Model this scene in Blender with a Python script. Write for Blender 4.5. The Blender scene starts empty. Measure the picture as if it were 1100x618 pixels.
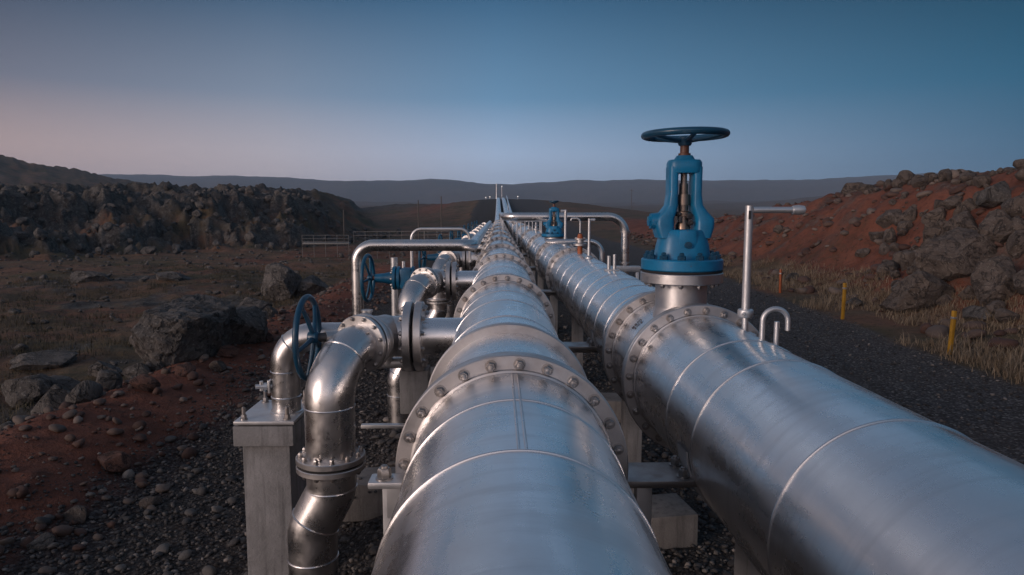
import bpy, bmesh, math, random
import numpy as np
from mathutils import Vector, Matrix, Quaternion

PI = math.pi
random.seed(7)
RNG = np.random.default_rng(11)
scene = bpy.context.scene
COL = scene.collection
CAMZ = 3.3
F = 750.0            # focal length in pixels of the 1100-wide photo
PITCH = math.atan(81 / F)
YAW = math.atan(15 / F)

# ------------------------------------------------------------------ noise (numpy)
def _h(ix, iy, iz, seed):
    n = (ix.astype(np.int64) * 374761393 + iy.astype(np.int64) * 668265263 + iz.astype(np.int64) * 2147483647 + seed * 974711) & 0xFFFFFFFF
    n = ((n ^ (n >> 13)) * 1274126177) & 0xFFFFFFFF
    n = ((n ^ (n >> 16)) * 2246822519) & 0xFFFFFFFF
    return ((n ^ (n >> 15)) & 0xFFFFFF) / float(0xFFFFFF)

def vnoise(x, y, z=None, seed=0):
    x = np.asarray(x, float); y = np.asarray(y, float)
    z = np.zeros_like(x) if z is None else np.asarray(z, float)
    xi, yi, zi = np.floor(x), np.floor(y), np.floor(z)
    fx, fy, fz = x - xi, y - yi, z - zi
    fx = fx * fx * (3 - 2 * fx); fy = fy * fy * (3 - 2 * fy); fz = fz * fz * (3 - 2 * fz)
    r = 0
    for dz in (0, 1):
        wz = fz if dz else 1 - fz
        for dy in (0, 1):
            wy = fy if dy else 1 - fy
            for dx in (0, 1):
                wx = fx if dx else 1 - fx
                r = r + wx * wy * wz * _h(xi + dx, yi + dy, zi + dz, seed)
    return r * 2 - 1

def fbm(x, y, z=None, octv=4, seed=0, gain=.5):
    a, f, r, t = 1., 1., 0, 0
    for o in range(octv):
        r = r + a * vnoise(x * f + 13.7 * o, y * f - 7.3 * o, None if z is None else z * f, seed + o)
        t += a; a *= gain; f *= 2.03
    return r / t

def worley(x, y, seed=0):
    xi, yi = np.floor(x), np.floor(y)
    f1 = np.full(np.shape(x), 9.); f2 = np.full(np.shape(x), 9.); idv = np.zeros(np.shape(x))
    z0 = np.zeros_like(xi)
    for dx in (-1, 0, 1):
        for dy in (-1, 0, 1):
            cx, cy = xi + dx, yi + dy
            px = cx + _h(cx, cy, z0, seed); py = cy + _h(cx, cy, z0, seed + 5)
            d = np.hypot(px - x, py - y)
            nearer = d < f1
            f2 = np.where(nearer, f1, np.minimum(f2, d))
            idv = np.where(nearer, _h(cx, cy, z0, seed + 9), idv)
            f1 = np.where(nearer, d, f1)
    return f1, f2, idv

def sst(a, b, x):
    t = np.clip((np.asarray(x, float) - a) / (b - a), 0, 1)
    return t * t * (3 - 2 * t)

# ------------------------------------------------------------------ materials
def newmat(name):
    m = bpy.data.materials.new(name); m.use_nodes = True
    nt = m.node_tree
    b = nt.nodes['Principled BSDF']
    return m, nt, b

class G:
    """tiny node graph helper"""
    def __init__(s, nt): s.nt = nt
    def n(s, typ, **kw):
        nd = s.nt.nodes.new(typ)
        for k, v in kw.items(): setattr(nd, k, v)
        return nd
    def link(s, a, b): s.nt.links.new(a, b)
    def setin(s, nd, key, v):
        if hasattr(v, 'is_output') or isinstance(v, bpy.types.NodeSocket): s.link(v, nd.inputs[key])
        else: nd.inputs[key].default_value = v
    def noise(s, vec, scale, detail=4, rough=.55, dist=0.):
        nd = s.n('ShaderNodeTexNoise'); s.setin(nd, 'Vector', vec)
        nd.inputs['Scale'].default_value = scale; nd.inputs['Detail'].default_value = detail
        nd.inputs['Roughness'].default_value = rough; nd.inputs['Distortion'].default_value = dist
        return nd.outputs['Fac']
    def voro(s, vec, scale, feature='F1', out='Distance', rnd=1.):
        nd = s.n('ShaderNodeTexVoronoi', feature=feature); s.setin(nd, 'Vector', vec)
        nd.inputs['Scale'].default_value = scale; nd.inputs['Randomness'].default_value = rnd
        return nd.outputs[out]
    def ramp(s, fac, stops):
        nd = s.n('ShaderNodeValToRGB'); s.setin(nd, 'Fac', fac)
        cr = nd.color_ramp
        while len(cr.elements) < len(stops): cr.elements.new(.5)
        for e, (p, c) in zip(cr.elements, stops):
            e.position = p
            e.color = (c, c, c, 1) if isinstance(c, (int, float)) else (*c, 1)
        return nd.outputs['Color']
    def mix(s, fac, a, b, mode='MIX'):
        nd = s.n('ShaderNodeMix', data_type='RGBA', blend_type=mode)
        s.setin(nd, 0, fac)
        for i, v in ((6, a), (7, b)):
            if isinstance(v, tuple) and len(v) == 3: v = (*v, 1)
            s.setin(nd, i, v)
        return nd.outputs[2]
    def math(s, op, a, b=0., clamp=False):
        nd = s.n('ShaderNodeMath', operation=op, use_clamp=clamp)
        s.setin(nd, 0, a); s.setin(nd, 1, b)
        return nd.outputs[0]
    def mapr(s, v, a, b, c, d):
        nd = s.n('ShaderNodeMapRange'); s.setin(nd, 0, v)
        for i, q in enumerate((a, b, c, d)): nd.inputs[i + 1].default_value = q
        return nd.outputs[0]
    def bump(s, h, dist, strength=1., normal=None):
        nd = s.n('ShaderNodeBump'); s.setin(nd, 'Height', h)
        nd.inputs['Distance'].default_value = dist; nd.inputs['Strength'].default_value = strength
        if normal is not None: s.link(normal, nd.inputs['Normal'])
        return nd.outputs['Normal']
    def objco(s): return s.n('ShaderNodeTexCoord').outputs['Object']
    def pos(s): return s.n('ShaderNodeNewGeometry').outputs['Position']
    def scalevec(s, vec, sc, rot=(0, 0, 0)):
        nd = s.n('ShaderNodeMapping'); s.setin(nd, 'Vector', vec)
        nd.inputs['Scale'].default_value = sc; nd.inputs['Rotation'].default_value = rot
        return nd.outputs[0]

def metal(name, col, rough=(.24, .4), stain=.25, streak=True, dent=.0012, metallic=1., warm=(.50, .46, .44)):
    m, nt, b = newmat(name); g = G(nt); P = g.pos()
    big = g.noise(P, 1.1, 3, .5); mid = g.noise(P, 6, 5, .6); fine = g.noise(P, 60, 3, .6)
    st = g.noise(g.scalevec(P, (9, 1.2, 9)), 1.0, 3, .6)
    # dull patches and rain stains
    k = g.math('MULTIPLY', g.ramp(mid, [(.45, 0.), (.72, 1.)]), stain)
    base = g.mix(g.ramp(big, [(.35, 0.), (.65, 1.)]), col, tuple(c * .86 for c in col))
    base = g.mix(k, base, warm)
    if streak:
        drip = g.noise(g.scalevec(P, (1.5, 13, 1.5)), 1., 4, .6, .3)
        dk = g.math('MULTIPLY', g.ramp(drip, [(.50, 0.), (.66, 1.)]), .20)
        base = g.mix(dk, base, tuple(c * .52 for c in col))
        k = g.math('ADD', k, g.math('MULTIPLY', dk, .5))
    spots = g.ramp(g.voro(P, 7.0), [(.0, 1.), (.018, 0.)])
    base = g.mix(g.math('MULTIPLY', spots, .4), base, tuple(c * .35 for c in col))
    nt.links.new(base, b.inputs['Base Color'])
    b.inputs['Metallic'].default_value = metallic
    r = g.math('ADD', g.mapr(st if streak else mid, .3, .7, rough[0], rough[1]), g.mapr(k, 0, .4, 0, .12))
    r = g.math('ADD', r, g.mapr(fine, .3, .7, -.015, .02))
    nt.links.new(r, b.inputs['Roughness'])
    n1 = g.bump(g.noise(P, 1.9, 1, .5), dent * 8, .16)
    n2 = g.bump(st, dent * .08, .12, n1)
    nt.links.new(n2, b.inputs['Normal'])
    return m

def paint(name, col, rough=.38, chip=(.12, .06, .04), chips=.8, var=.35):
    m, nt, b = newmat(name); g = G(nt); P = g.pos()
    n = g.noise(P, 5, 4, .6); f = g.noise(P, 38, 5, .7)
    base = g.mix(g.ramp(n, [(.35, 0.), (.7, 1.)]), col, tuple(c * (1 - var) for c in col))
    base = g.mix(g.math('MULTIPLY', g.ramp(f, [(.635, 0.), (.69, 1.)]), chips), base, chip)
    nt.links.new(base, b.inputs['Base Color'])
    nt.links.new(g.mapr(n, .3, .7, rough - .08, rough + .12), b.inputs['Roughness'])
    nt.links.new(g.bump(f, .0012, .5), b.inputs['Normal'])
    return m

def flat(name, col, rough=.7, emit=None, metallic=0.):
    m, nt, b = newmat(name); g = G(nt); P = g.pos()
    n = g.noise(P, 14, 5, .6)
    nt.links.new(g.mix(n, tuple(c * .75 for c in col), tuple(min(1, c * 1.2) for c in col)), b.inputs['Base Color'])
    b.inputs['Roughness'].default_value = rough; b.inputs['Metallic'].default_value = metallic
    if emit:
        b.inputs['Emission Color'].default_value = (*col, 1); b.inputs['Emission Strength'].default_value = emit
    return m

def concrete_mat(name, col):
    m, nt, b = newmat(name); g = G(nt); P = g.pos()
    n = g.noise(P, 3, 6, .65); f = g.noise(P, 45, 4, .7)
    streak = g.noise(g.scalevec(P, (14, 14, 1.1)), 1., 5, .65)
    base = g.mix(g.ramp(n, [(.35, 0.), (.7, 1.)]), tuple(c * .72 for c in col), tuple(min(1, c * 1.1) for c in col))
    base = g.mix(g.math('MULTIPLY', g.ramp(streak, [(.50, 0.), (.68, 1.)]), .7), base, tuple(c * .38 for c in col))
    pits = g.ramp(g.voro(P, 26), [(.0, 1.), (.1, 0.)])
    base = g.mix(g.math('MULTIPLY', pits, .45), base, tuple(c * .45 for c in col))
    nt.links.new(base, b.inputs['Base Color']); b.inputs['Roughness'].default_value = .85
    nn = g.bump(g.math('ADD', g.math('SUBTRACT', f, g.math('MULTIPLY', pits, 1.2)), g.math('MULTIPLY', n, 1.5)), .010, .8)
    nt.links.new(nn, b.inputs['Normal'])
    return m

def rock_mat(name, cols, scale=1., lichen=.5):
    m, nt, b = newmat(name); g = G(nt); P = g.pos()
    n = g.noise(P, 1.6 * scale, 7, .65, .6); f = g.noise(P, 14 * scale, 6, .7)
    base = g.ramp(n, [(.3, cols[0]), (.52, cols[1]), (.72, cols[2])])
    li = g.math('MULTIPLY', g.ramp(f, [(.55, 0.), (.66, 1.)]), lichen)
    base = g.mix(li, base, cols[3])
    rg_ = g.math('ABSOLUTE', g.math('SUBTRACT', g.noise(P, 1.5 * scale, 5, .6, .8), .5))
    crk = g.ramp(rg_, [(.0, 1.), (.022, 0.)])
    base = g.mix(g.math('MULTIPLY', crk, .7), base, tuple(c * .35 for c in cols[0]))
    nt.links.new(base, b.inputs['Base Color']); b.inputs['Roughness'].default_value = .92
    h = g.math('SUBTRACT', g.math('ADD', n, g.math('MULTIPLY', f, .5)), g.math('MULTIPLY', crk, .4))
    nt.links.new(g.bump(h, .16 / scale, 1.), b.inputs['Normal'])
    return m

M = {}
M['alu'] = metal('aluminium_cladding', (.92, .91, .91), (.19, .34), .30, warm=(.74, .69, .67))
M['steel'] = metal('stainless_steel', (.72, .70, .69), (.22, .36), .35, streak=False, dent=.0006, warm=(.5, .44, .41))
M['flange'] = metal('flange_steel', (.62, .60, .595), (.34, .5), .5, streak=False, warm=(.36, .31, .29))
M['bolt'] = metal('bolt_steel', (.40, .385, .38), (.30, .5), .6, streak=False, warm=(.30, .24, .2))
M['galv'] = metal('galvanised_steel', (.66, .66, .67), (.36, .5), .4, streak=False, metallic=.85)
M['weld'] = metal('weld_bead', (.74, .73, .74), (.24, .36), .2, streak=False)
M['darksteel'] = flat('dark_steel', (.06, .06, .065), .5, metallic=.6)
M['gasket'] = flat('gasket_rubber', (.012, .012, .014), .8)
M['blue'] = paint('blue_valve_paint', (.006, .175, .36), .34)
M['navy'] = paint('handwheel_paint', (.007, .058, .115), .34, chips=.45)
M['teal'] = paint('teal_valve_paint', (.006, .105, .215), .40)
M['wheelblue'] = paint('side_wheel_paint', (.007, .095, .18), .38, chips=.45)
M['yellow'] = paint('marker_yellow_paint', (.42, .22, .015), .5, chip=(.10, .07, .04), chips=.7)
M['orange'] = paint('orange_paint', (.40, .10, .03), .5)
M['rust'] = paint('oxidised_stem', (.14, .055, .035), .45, chip=(.05, .03, .02))
M['brass'] = metal('stem_metal', (.30, .22, .17), (.3, .45), .5, streak=False)
M['concrete'] = concrete_mat('weathered_concrete', (.26, .255, .258))
M['concrete_dark'] = concrete_mat('dirty_concrete', (.20, .185, .175))
M['ink'] = flat('stencil_ink', (.09, .08, .085), .7)
M['dull'] = flat('dull_grey_steel', (.17, .165, .16), .6)
M['wood'] = flat('grey_timber', (.10, .085, .075), .85)
M['lampglow'] = flat('lamp_glow', (1., .93, .82), .4, emit=1.2)
M['lava'] = rock_mat('lava_rock', [(.045, .040, .037), (.105, .093, .085), (.17, .152, .14), (.30, .285, .26)], 1., .6)
M['brownrock'] = rock_mat('brown_rock', [(.045, .033, .028), (.10, .077, .064), (.15, .12, .105), (.27, .25, .22)], 1.3, .5)
M['redrock'] = rock_mat('red_rock', [(.06, .025, .018), (.11, .05, .035), (.16, .09, .07), (.2, .15, .13)], 1.6, .3)

def pebble_mat(name, stops):
    m, nt, b = newmat(name); g = G(nt)
    r = g.n('ShaderNodeNewGeometry').outputs['Random Per Island']
    f = g.noise(g.pos(), 55, 4, .65)
    base = g.ramp(r, stops)
    base = g.mix(g.ramp(f, [(.4, 0.), (.75, .6)]), base, g.mix(.5, base, (.02, .018, .016)))
    nt.links.new(base, b.inputs['Base Color']); b.inputs['Roughness'].default_value = .8
    nt.links.new(g.bump(f, .006, .6), b.inputs['Normal'])
    return m
M['pebble'] = pebble_mat('basalt_pebbles', [(0., (.022, .020, .021)), (.45, (.050, .046, .046)), (.75, (.085, .077, .072)), (.93, (.14, .125, .115)), (1., (.24, .21, .19))])
M['redstone'] = pebble_mat('scoria_stones', [(0., (.045, .020, .014)), (.4, (.085, .042, .030)), (.75, (.10, .075, .062)), (1., (.17, .13, .11))])

def grass_mat(name, a, b_):
    m, nt, b = newmat(name); g = G(nt)
    r = g.n('ShaderNodeNewGeometry').outputs['Random Per Island']
    nt.links.new(g.ramp(r, [(0., a), (1., b_)]), b.inputs['Base Color']); b.inputs['Roughness'].default_value = .8
    return m
M['grass'] = grass_mat('dry_grass', (.115, .083, .055), (.32, .245, .165))
M['moss'] = grass_mat('heath_grass', (.035, .030, .014), (.085, .066, .034))

def terrain_mat():
    m, nt, b = newmat('volcanic_ground'); g = G(nt); P = g.pos()
    a1 = g.n('ShaderNodeVertexColor', layer_name='zone').outputs['Color']
    sep = g.n('ShaderNodeSeparateColor'); g.link(a1, sep.inputs[0])
    red, grav, rock = sep.outputs[0], sep.outputs[1], sep.outputs[2]
    n0 = g.noise(P, .05, 6, .6); n1 = g.noise(P, .55, 6, .62); n2 = g.noise(P, 4.5, 6, .65); n3 = g.noise(P, 30, 5, .65)
    band = g.noise(g.scalevec(P, (.05, .28, .2)), 1., 6, .62, .5)
    sxyz = g.n('ShaderNodeSeparateXYZ'); g.link(P, sxyz.inputs[0])
    # heath
    moor = g.ramp(n1, [(.28, (.052, .037, .024)), (.5, (.098, .069, .043)), (.72, (.150, .108, .070))])
    moor = g.mix(g.ramp(band, [(.46, 0.), (.6, .8)]), moor, (.18, .090, .058))
    moor = g.mix(g.ramp(g.noise(P, .16, 5, .6), [(.5, 0.), (.66, .8)]), moor, (.066, .060, .028))
    moor = g.mix(g.ramp(n2, [(.52, 0.), (.7, .75)]), moor, (.018, .015, .011))
    moor = g.mix(g.ramp(n3, [(.58, 0.), (.72, .5)]), moor, (.13, .105, .07))
    # red scoria
    rd = g.ramp(n1, [(.3, (.095, .033, .021)), (.5, (.165, .056, .035)), (.72, (.22, .084, .054))])
    rd = g.mix(g.ramp(n2, [(.5, 0.), (.7, .7)]), rd, (.040, .020, .015))
    rd = g.mix(g.ramp(n3, [(.56, 0.), (.7, .55)]), rd, (.15, .085, .062))
    # dark gravel: random stone tints
    vc = g.n('ShaderNodeTexVoronoi'); g.link(P, vc.inputs['Vector']); vc.inputs['Scale'].default_value = 22.
    vsep = g.n('ShaderNodeSeparateColor'); g.link(vc.outputs['Color'], vsep.inputs[0])
    gr = g.ramp(vsep.outputs[0], [(0., (.026, .025, .026)), (.6, (.056, .053, .054)), (.9, (.10, .094, .092)), (1., (.19, .18, .165))])
    gr = g.mix(g.ramp(vc.outputs['Distance'], [(.35, 0.), (.75, .85)]), gr, (.010, .009, .009))
    gr = g.mix(g.ramp(n1, [(.4, 0.), (.75, .45)]), gr, (.035, .028, .025))
    road_ = g.mapr(g.math('ADD', sxyz.outputs[0], g.mapr(n1, 0, 1, -.8, .8)), 2.8, 4.0, 1., 1.9)
    cmb = g.n('ShaderNodeCombineColor')
    for i_ in range(3): g.link(road_, cmb.inputs[i_])
    gr = g.mix(1., gr, cmb.outputs[0], 'MULTIPLY')
    # rock
    rk = g.ramp(g.noise(P, .9, 8, .68, .4), [(.3, (.026, .023, .021)), (.5, (.068, .061, .056)), (.68, (.125, .114, .104))])
    rk = g.mix(g.ramp(n2, [(.53, 0.), (.66, .8)]), rk, (.19, .18, .16))
    rk = g.mix(g.ramp(g.math('ABSOLUTE', g.math('SUBTRACT', g.noise(P, .8, 6, .6, .6), .5)), [(0., .85), (.03, 0.)]), rk, (.010, .010, .010))
    def edge(w, s=.35):
        return g.math('SMOOTH_MIN', 1., g.mapr(g.math('ADD', w, g.math('MULTIPLY', g.math('SUBTRACT', g.noise(P, 2.2, 6, .7), .5), 1.1)), .5 - s * .5, .5 + s * .5, 0, 1))
    col = g.mix(edge(red, .5), moor, rd)
    col = g.mix(edge(rock, .5), col, rk)
    col = g.mix(edge(grav, .5), col, gr)
    g.link(col, b.inputs['Base Color']); b.inputs['Roughness'].default_value = .93
    b.inputs['Specular IOR Level'].default_value = .25
    hg = g.math('SUBTRACT', 1., vc.outputs['Distance'])
    nA = g.bump(g.math('ADD', n2, g.math('MULTIPLY', n3, .25)), .12, .8)
    nB = g.bump(g.math('MULTIPLY', hg, g.math('ADD', g.math('MULTIPLY', grav, .8), .15)), .03, .9, nA)
    g.link(nB, b.inputs['Normal'])
    return m
M['terrain'] = terrain_mat()

# ------------------------------------------------------------------ mesh builder
class MB:
    def __init__(s): s.v = []; s.f = []
    def add(s, vs, fs):
        o = len(s.v); s.v += [tuple(p) for p in vs]; s.f += [tuple(i + o for i in f) for f in fs]; return s
    def tube(s, pts, r, seg=20, caps=True):
        pts = [Vector(p) for p in pts]; n = len(pts)
        rs = r if isinstance(r, (list, tuple)) else [r] * n
        tang = []
        for i in range(n):
            t = (pts[min(i + 1, n - 1)] - pts[max(i - 1, 0)]); tang.append(t.normalized())
        t0 = tang[0]; up = Vector((0, 0, 1)) if abs(t0.z) < .9 else Vector((0, 1, 0))
        u = t0.cross(up).normalized(); vs = []; fs = []
        for i in range(n):
            if i: u = tang[i - 1].rotation_difference(tang[i]) @ u
            w = tang[i].cross(u)
            for k in range(seg):
                a = 2 * PI * k / seg
                vs.append(pts[i] + rs[i] * (math.cos(a) * u + math.sin(a) * w))
        for i in range(n - 1):
            for k in range(seg):
                k2 = (k + 1) % seg
                fs.append((i * seg + k, i * seg + k2, (i + 1) * seg + k2, (i + 1) * seg + k))
        if caps:
            fs.append(tuple(range(seg - 1, -1, -1))); fs.append(tuple((n - 1) * seg + k for k in range(seg)))
        return s.add(vs, fs)
    def lathe(s, prof, origin, axis, seg=48, closed=False):
        """prof: [(radius, height along axis)]"""
        ax = Vector(axis).normalized(); o = Vector(origin)
        up = Vector((0, 0, 1)) if abs(ax.z) < .9 else Vector((0, 1, 0))
        u = ax.cross(up).normalized(); w = ax.cross(u); vs = []; fs = []; n = len(prof)
        for r, h in prof:
            for k in range(seg):
                a = 2 * PI * k / seg
                vs.append(o + ax * h + r * (math.cos(a) * u + math.sin(a) * w))
        for i in range(n if closed else n - 1):
            j = (i + 1) % n
            for k in range(seg):
                k2 = (k + 1) % seg
                fs.append((i * seg + k, j * seg + k, j * seg + k2, i * seg + k2))
        if not closed:
            if prof[0][0] > 1e-4: fs.append(tuple(range(seg)))
            if prof[-1][0] > 1e-4: fs.append(tuple((n - 1) * seg + k for k in range(seg - 1, -1, -1)))
        return s.add(vs, fs)
    def ring(s, ri, ro, t, origin, axis, seg=64, ch=.006):
        return s.lathe([(ri, 0), (ro - ch, 0), (ro, ch), (ro, t - ch), (ro - ch, t), (ri, t)], origin, axis, seg, True)
    def torus(s, R, r, origin, axis, seg=48, sec=12):
        return s.lathe([(R + r * math.cos(2 * PI * k / sec), r * math.sin(2 * PI * k / sec)) for k in range(sec)], origin, axis, seg, True)
    def box(s, c, size, rot=(0, 0, 0), ch=.008):
        bm = bmesh.new(); bmesh.ops.create_cube(bm, size=1)
        for v in bm.verts: v.co = Vector((v.co.x * size[0], v.co.y * size[1], v.co.z * size[2]))
        if ch: bmesh.ops.bevel(bm, geom=bm.edges[:], offset=min(ch, min(size) * .3), segments=2, affect='EDGES', profile=.6)
        from mathutils import Euler
        mt = Matrix.Translation(c) @ Euler(rot).to_matrix().to_4x4()
        bm.transform(mt); bm.verts.ensure_lookup_table()
        r = s.add([v.co for v in bm.verts], [[v.index for v in f.verts] for f in bm.faces]); bm.free(); return r
    def bolt(s, o, ax, r=.026, h=.03, washer=True):
        ax = Vector(ax).normalized()
        if washer: s.lathe([(r * 1.25, 0), (r * 1.25, h * .14), (r * 1.0, h * .16)], o, ax, 14)
        s.lathe([(r, h * .15), (r, h * .8), (r * .82, h)], Vector(o), ax, 6)
        s.lathe([(r * .55, h * .9), (r * .5, h * 1.2), (r * .3, h * 1.26)], o, ax, 10)
        return s
    def build(s, name, mat, parent=None, loc=(0, 0, 0), sharp=38, origin=None):
        o_ = Vector(origin) if origin is not None else Vector((0, 0, 0))
        me = bpy.data.meshes.new(name)
        me.from_pydata([tuple(Vector(p) - o_) for p in s.v], [], s.f)
        bm = bmesh.new(); bm.from_mesh(me); bmesh.ops.recalc_face_normals(bm, faces=bm.faces[:]); bm.to_mesh(me); bm.free()
        me.shade_smooth(); me.set_sharp_from_angle(angle=math.radians(sharp))
        me.materials.append(mat)
        return link(name, me, parent, Vector(loc) + (o_ if parent is None else Vector((0, 0, 0))))

def link(name, me, parent=None, loc=(0, 0, 0)):
    o = bpy.data.objects.new(name, me); COL.objects.link(o); o.location = loc
    if parent is not None: o.parent = parent
    return o

def npmesh(name, verts, faces, mat, smooth=True, kind=None, label=None, cat=None):
    verts = np.asarray(verts, np.float32); faces = np.asarray(faces, np.int32)
    me = bpy.data.meshes.new(name); k = faces.shape[1]
    me.vertices.add(len(verts)); me.vertices.foreach_set('co', verts.ravel())
    me.loops.add(faces.size); me.loops.foreach_set('vertex_index', faces.ravel())
    me.polygons.add(len(faces)); me.polygons.foreach_set('loop_start', np.arange(0, faces.size, k, dtype=np.int32))
    me.polygons.foreach_set('loop_total', np.full(len(faces), k, np.int32))
    me.polygons.foreach_set('use_smooth', np.full(len(faces), smooth, bool))
    me.update(calc_edges=True); me.materials.append(mat)
    o = link(name, me)
    if kind: o['kind'] = kind
    if label: o['label'] = label
    if cat: o['category'] = cat
    return o

def tag(o, label, cat, group=None):
    o['label'] = label; o['category'] = cat
    if group: o['group'] = group
    return o

def thing(name, label, cat, loc=(0, 0, 0), rz=0., group=None):
    o = bpy.data.objects.new(name, None); COL.objects.link(o)
    o.empty_display_size = .2; o.location = loc; o.rotation_euler = (0, 0, rz)
    return tag(o, label, cat, group)

CH = {}
def dup(root, loc, label, rz=None, scale=None):
    kids = {}
    for o in COL.objects:
        if o.parent is not None: kids.setdefault(o.parent.name, []).append(o)
    def cp(o, par):
        c = o.copy(); COL.objects.link(c)
        if par is not None: c.parent = par
        for ch in kids.get(o.name, ()): cp(ch, c)
        return c
    r = cp(root, None); r.location = loc; r['label'] = label
    if rz is not None: r.rotation_euler = (0, 0, rz)
    if scale: r.scale = (scale,) * 3
    return r

def fillet(pts, r, n=9):
    pts = [Vector(p) for p in pts]; out = [pts[0]]
    for i in range(1, len(pts) - 1):
        a, b, c = pts[i - 1], pts[i], pts[i + 1]
        d1 = (a - b).normalized(); d2 = (c - b).normalized()
        ang = d1.angle(d2); rr = r[i - 1] if isinstance(r, (list, tuple)) else r
        if abs(ang - PI) < 1e-3: out.append(b); continue
        t = min(rr / math.tan(ang / 2), (a - b).length * .98, (c - b).length * .98)
        rr = t * math.tan(ang / 2); p1 = b + d1 * t
        cen = b + (d1 + d2).normalized() * (rr / math.sin(ang / 2))
        v1 = p1 - cen; v2 = (b + d2 * t) - cen; q = v1.rotation_difference(v2)
        for k in range(n + 1):
            qq = Quaternion().slerp(q, k / n); out.append(cen + qq @ v1)
    out.append(pts[-1])
    return out

# ------------------------------------------------------------------ terrain height
def climb(y): return 5.3 * sst(75, 225, y) ** 1.15

CLX = np.array([-400, -120, -80, -60, -40, -30, -21, -15, -11.5, -11])
CLY = np.array([60, 48, 44, 46, 56, 64, 72, 92, 150, 400])

def zones(x, y):
    x = np.asarray(x, float); y = np.asarray(y, float); r = np.hypot(x, y)
    w = fbm(x * .5, y * .5, octv=4, seed=3) * .55; w2 = fbm(x * .12, y * .12, octv=4, seed=8)
    fade = 1 - sst(90, 260, y)
    left = -4.75 + w * 1.5 - .004 * y
    roadR = 9.1 + .07 * np.clip(y, 0, 60) + w * .7
    grav = sst(left - .75, left + .75, x) * (1 - sst(roadR - .5, roadR + .5, x)) * (1 - sst(232, 245, y)) * sst(-60, -40, y)
    # far gravel patch around the line
    grav = grav * (1 - sst(60, 110, y) * sst(6, 20, np.abs(x)) )
    mound = np.exp(-((x - 2) / np.where(x < 2, 30., 46.)) ** 2) * sst(80, 222, y) * (1 - sst(228, 330, y))
    redL = sst(-8.6 + w * 2.2 - .02 * y, -7.2 + w * 2.2 - .02 * y, x) * (1 - sst(-4.8, -3.6, x)) * (1 - sst(34, 60, y)) * sst(-30, -10, y)
    redM = mound * (1 - sst(-17, -10, x + w * 4)) * sst(-75, -40, x) * sst(.15, .45, mound)
    base = 11.4 + .055 * np.clip(y, 0, 200)
    E = np.interp(y, [-30, 0, 14, 26, 40, 60, 90, 140], [4.0, 5.2, 5.2, 4.7, 4.3, 3.0, 1.6, 0])
    u = x - base + w * 1.2
    bank = E * sst(0, 7.5, u) * (1 - .35 * sst(9, 40, u))
    redR = sst(.6, 2.0, u) * (1 - sst(100, 150, y)) * sst(-30, -10, y) * (1 - .6 * sst(13, 20, u))
    # red earth strip near the line on the left, middle distance
    redN = sst(-26, -14, x + w2 * 10) * (1 - sst(-6, -4, x)) * sst(20, 30, y) * (1 - sst(70, 100, y)) * sst(-.15, .35, w2 + w * .5)
    yf = np.interp(x, CLX, CLY) + fbm(x * .09, y * .09, octv=3, seed=21) * 7
    cd = (y - yf) * .8
    cliff = np.where(x < -9, sst(0, 1, cd), 0)
    red = np.clip(np.maximum.reduce([redL, redM, redR * (.84 + w2 * .5 + .22 * sst(2, 6, u)), redN * .5]), 0, 1)
    return dict(x=x, y=y, r=r, w=w, w2=w2, grav=grav, mound=mound, red=red, bank=bank, u=u, E=E, cd=cd, roadR=roadR, left=left)

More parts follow.
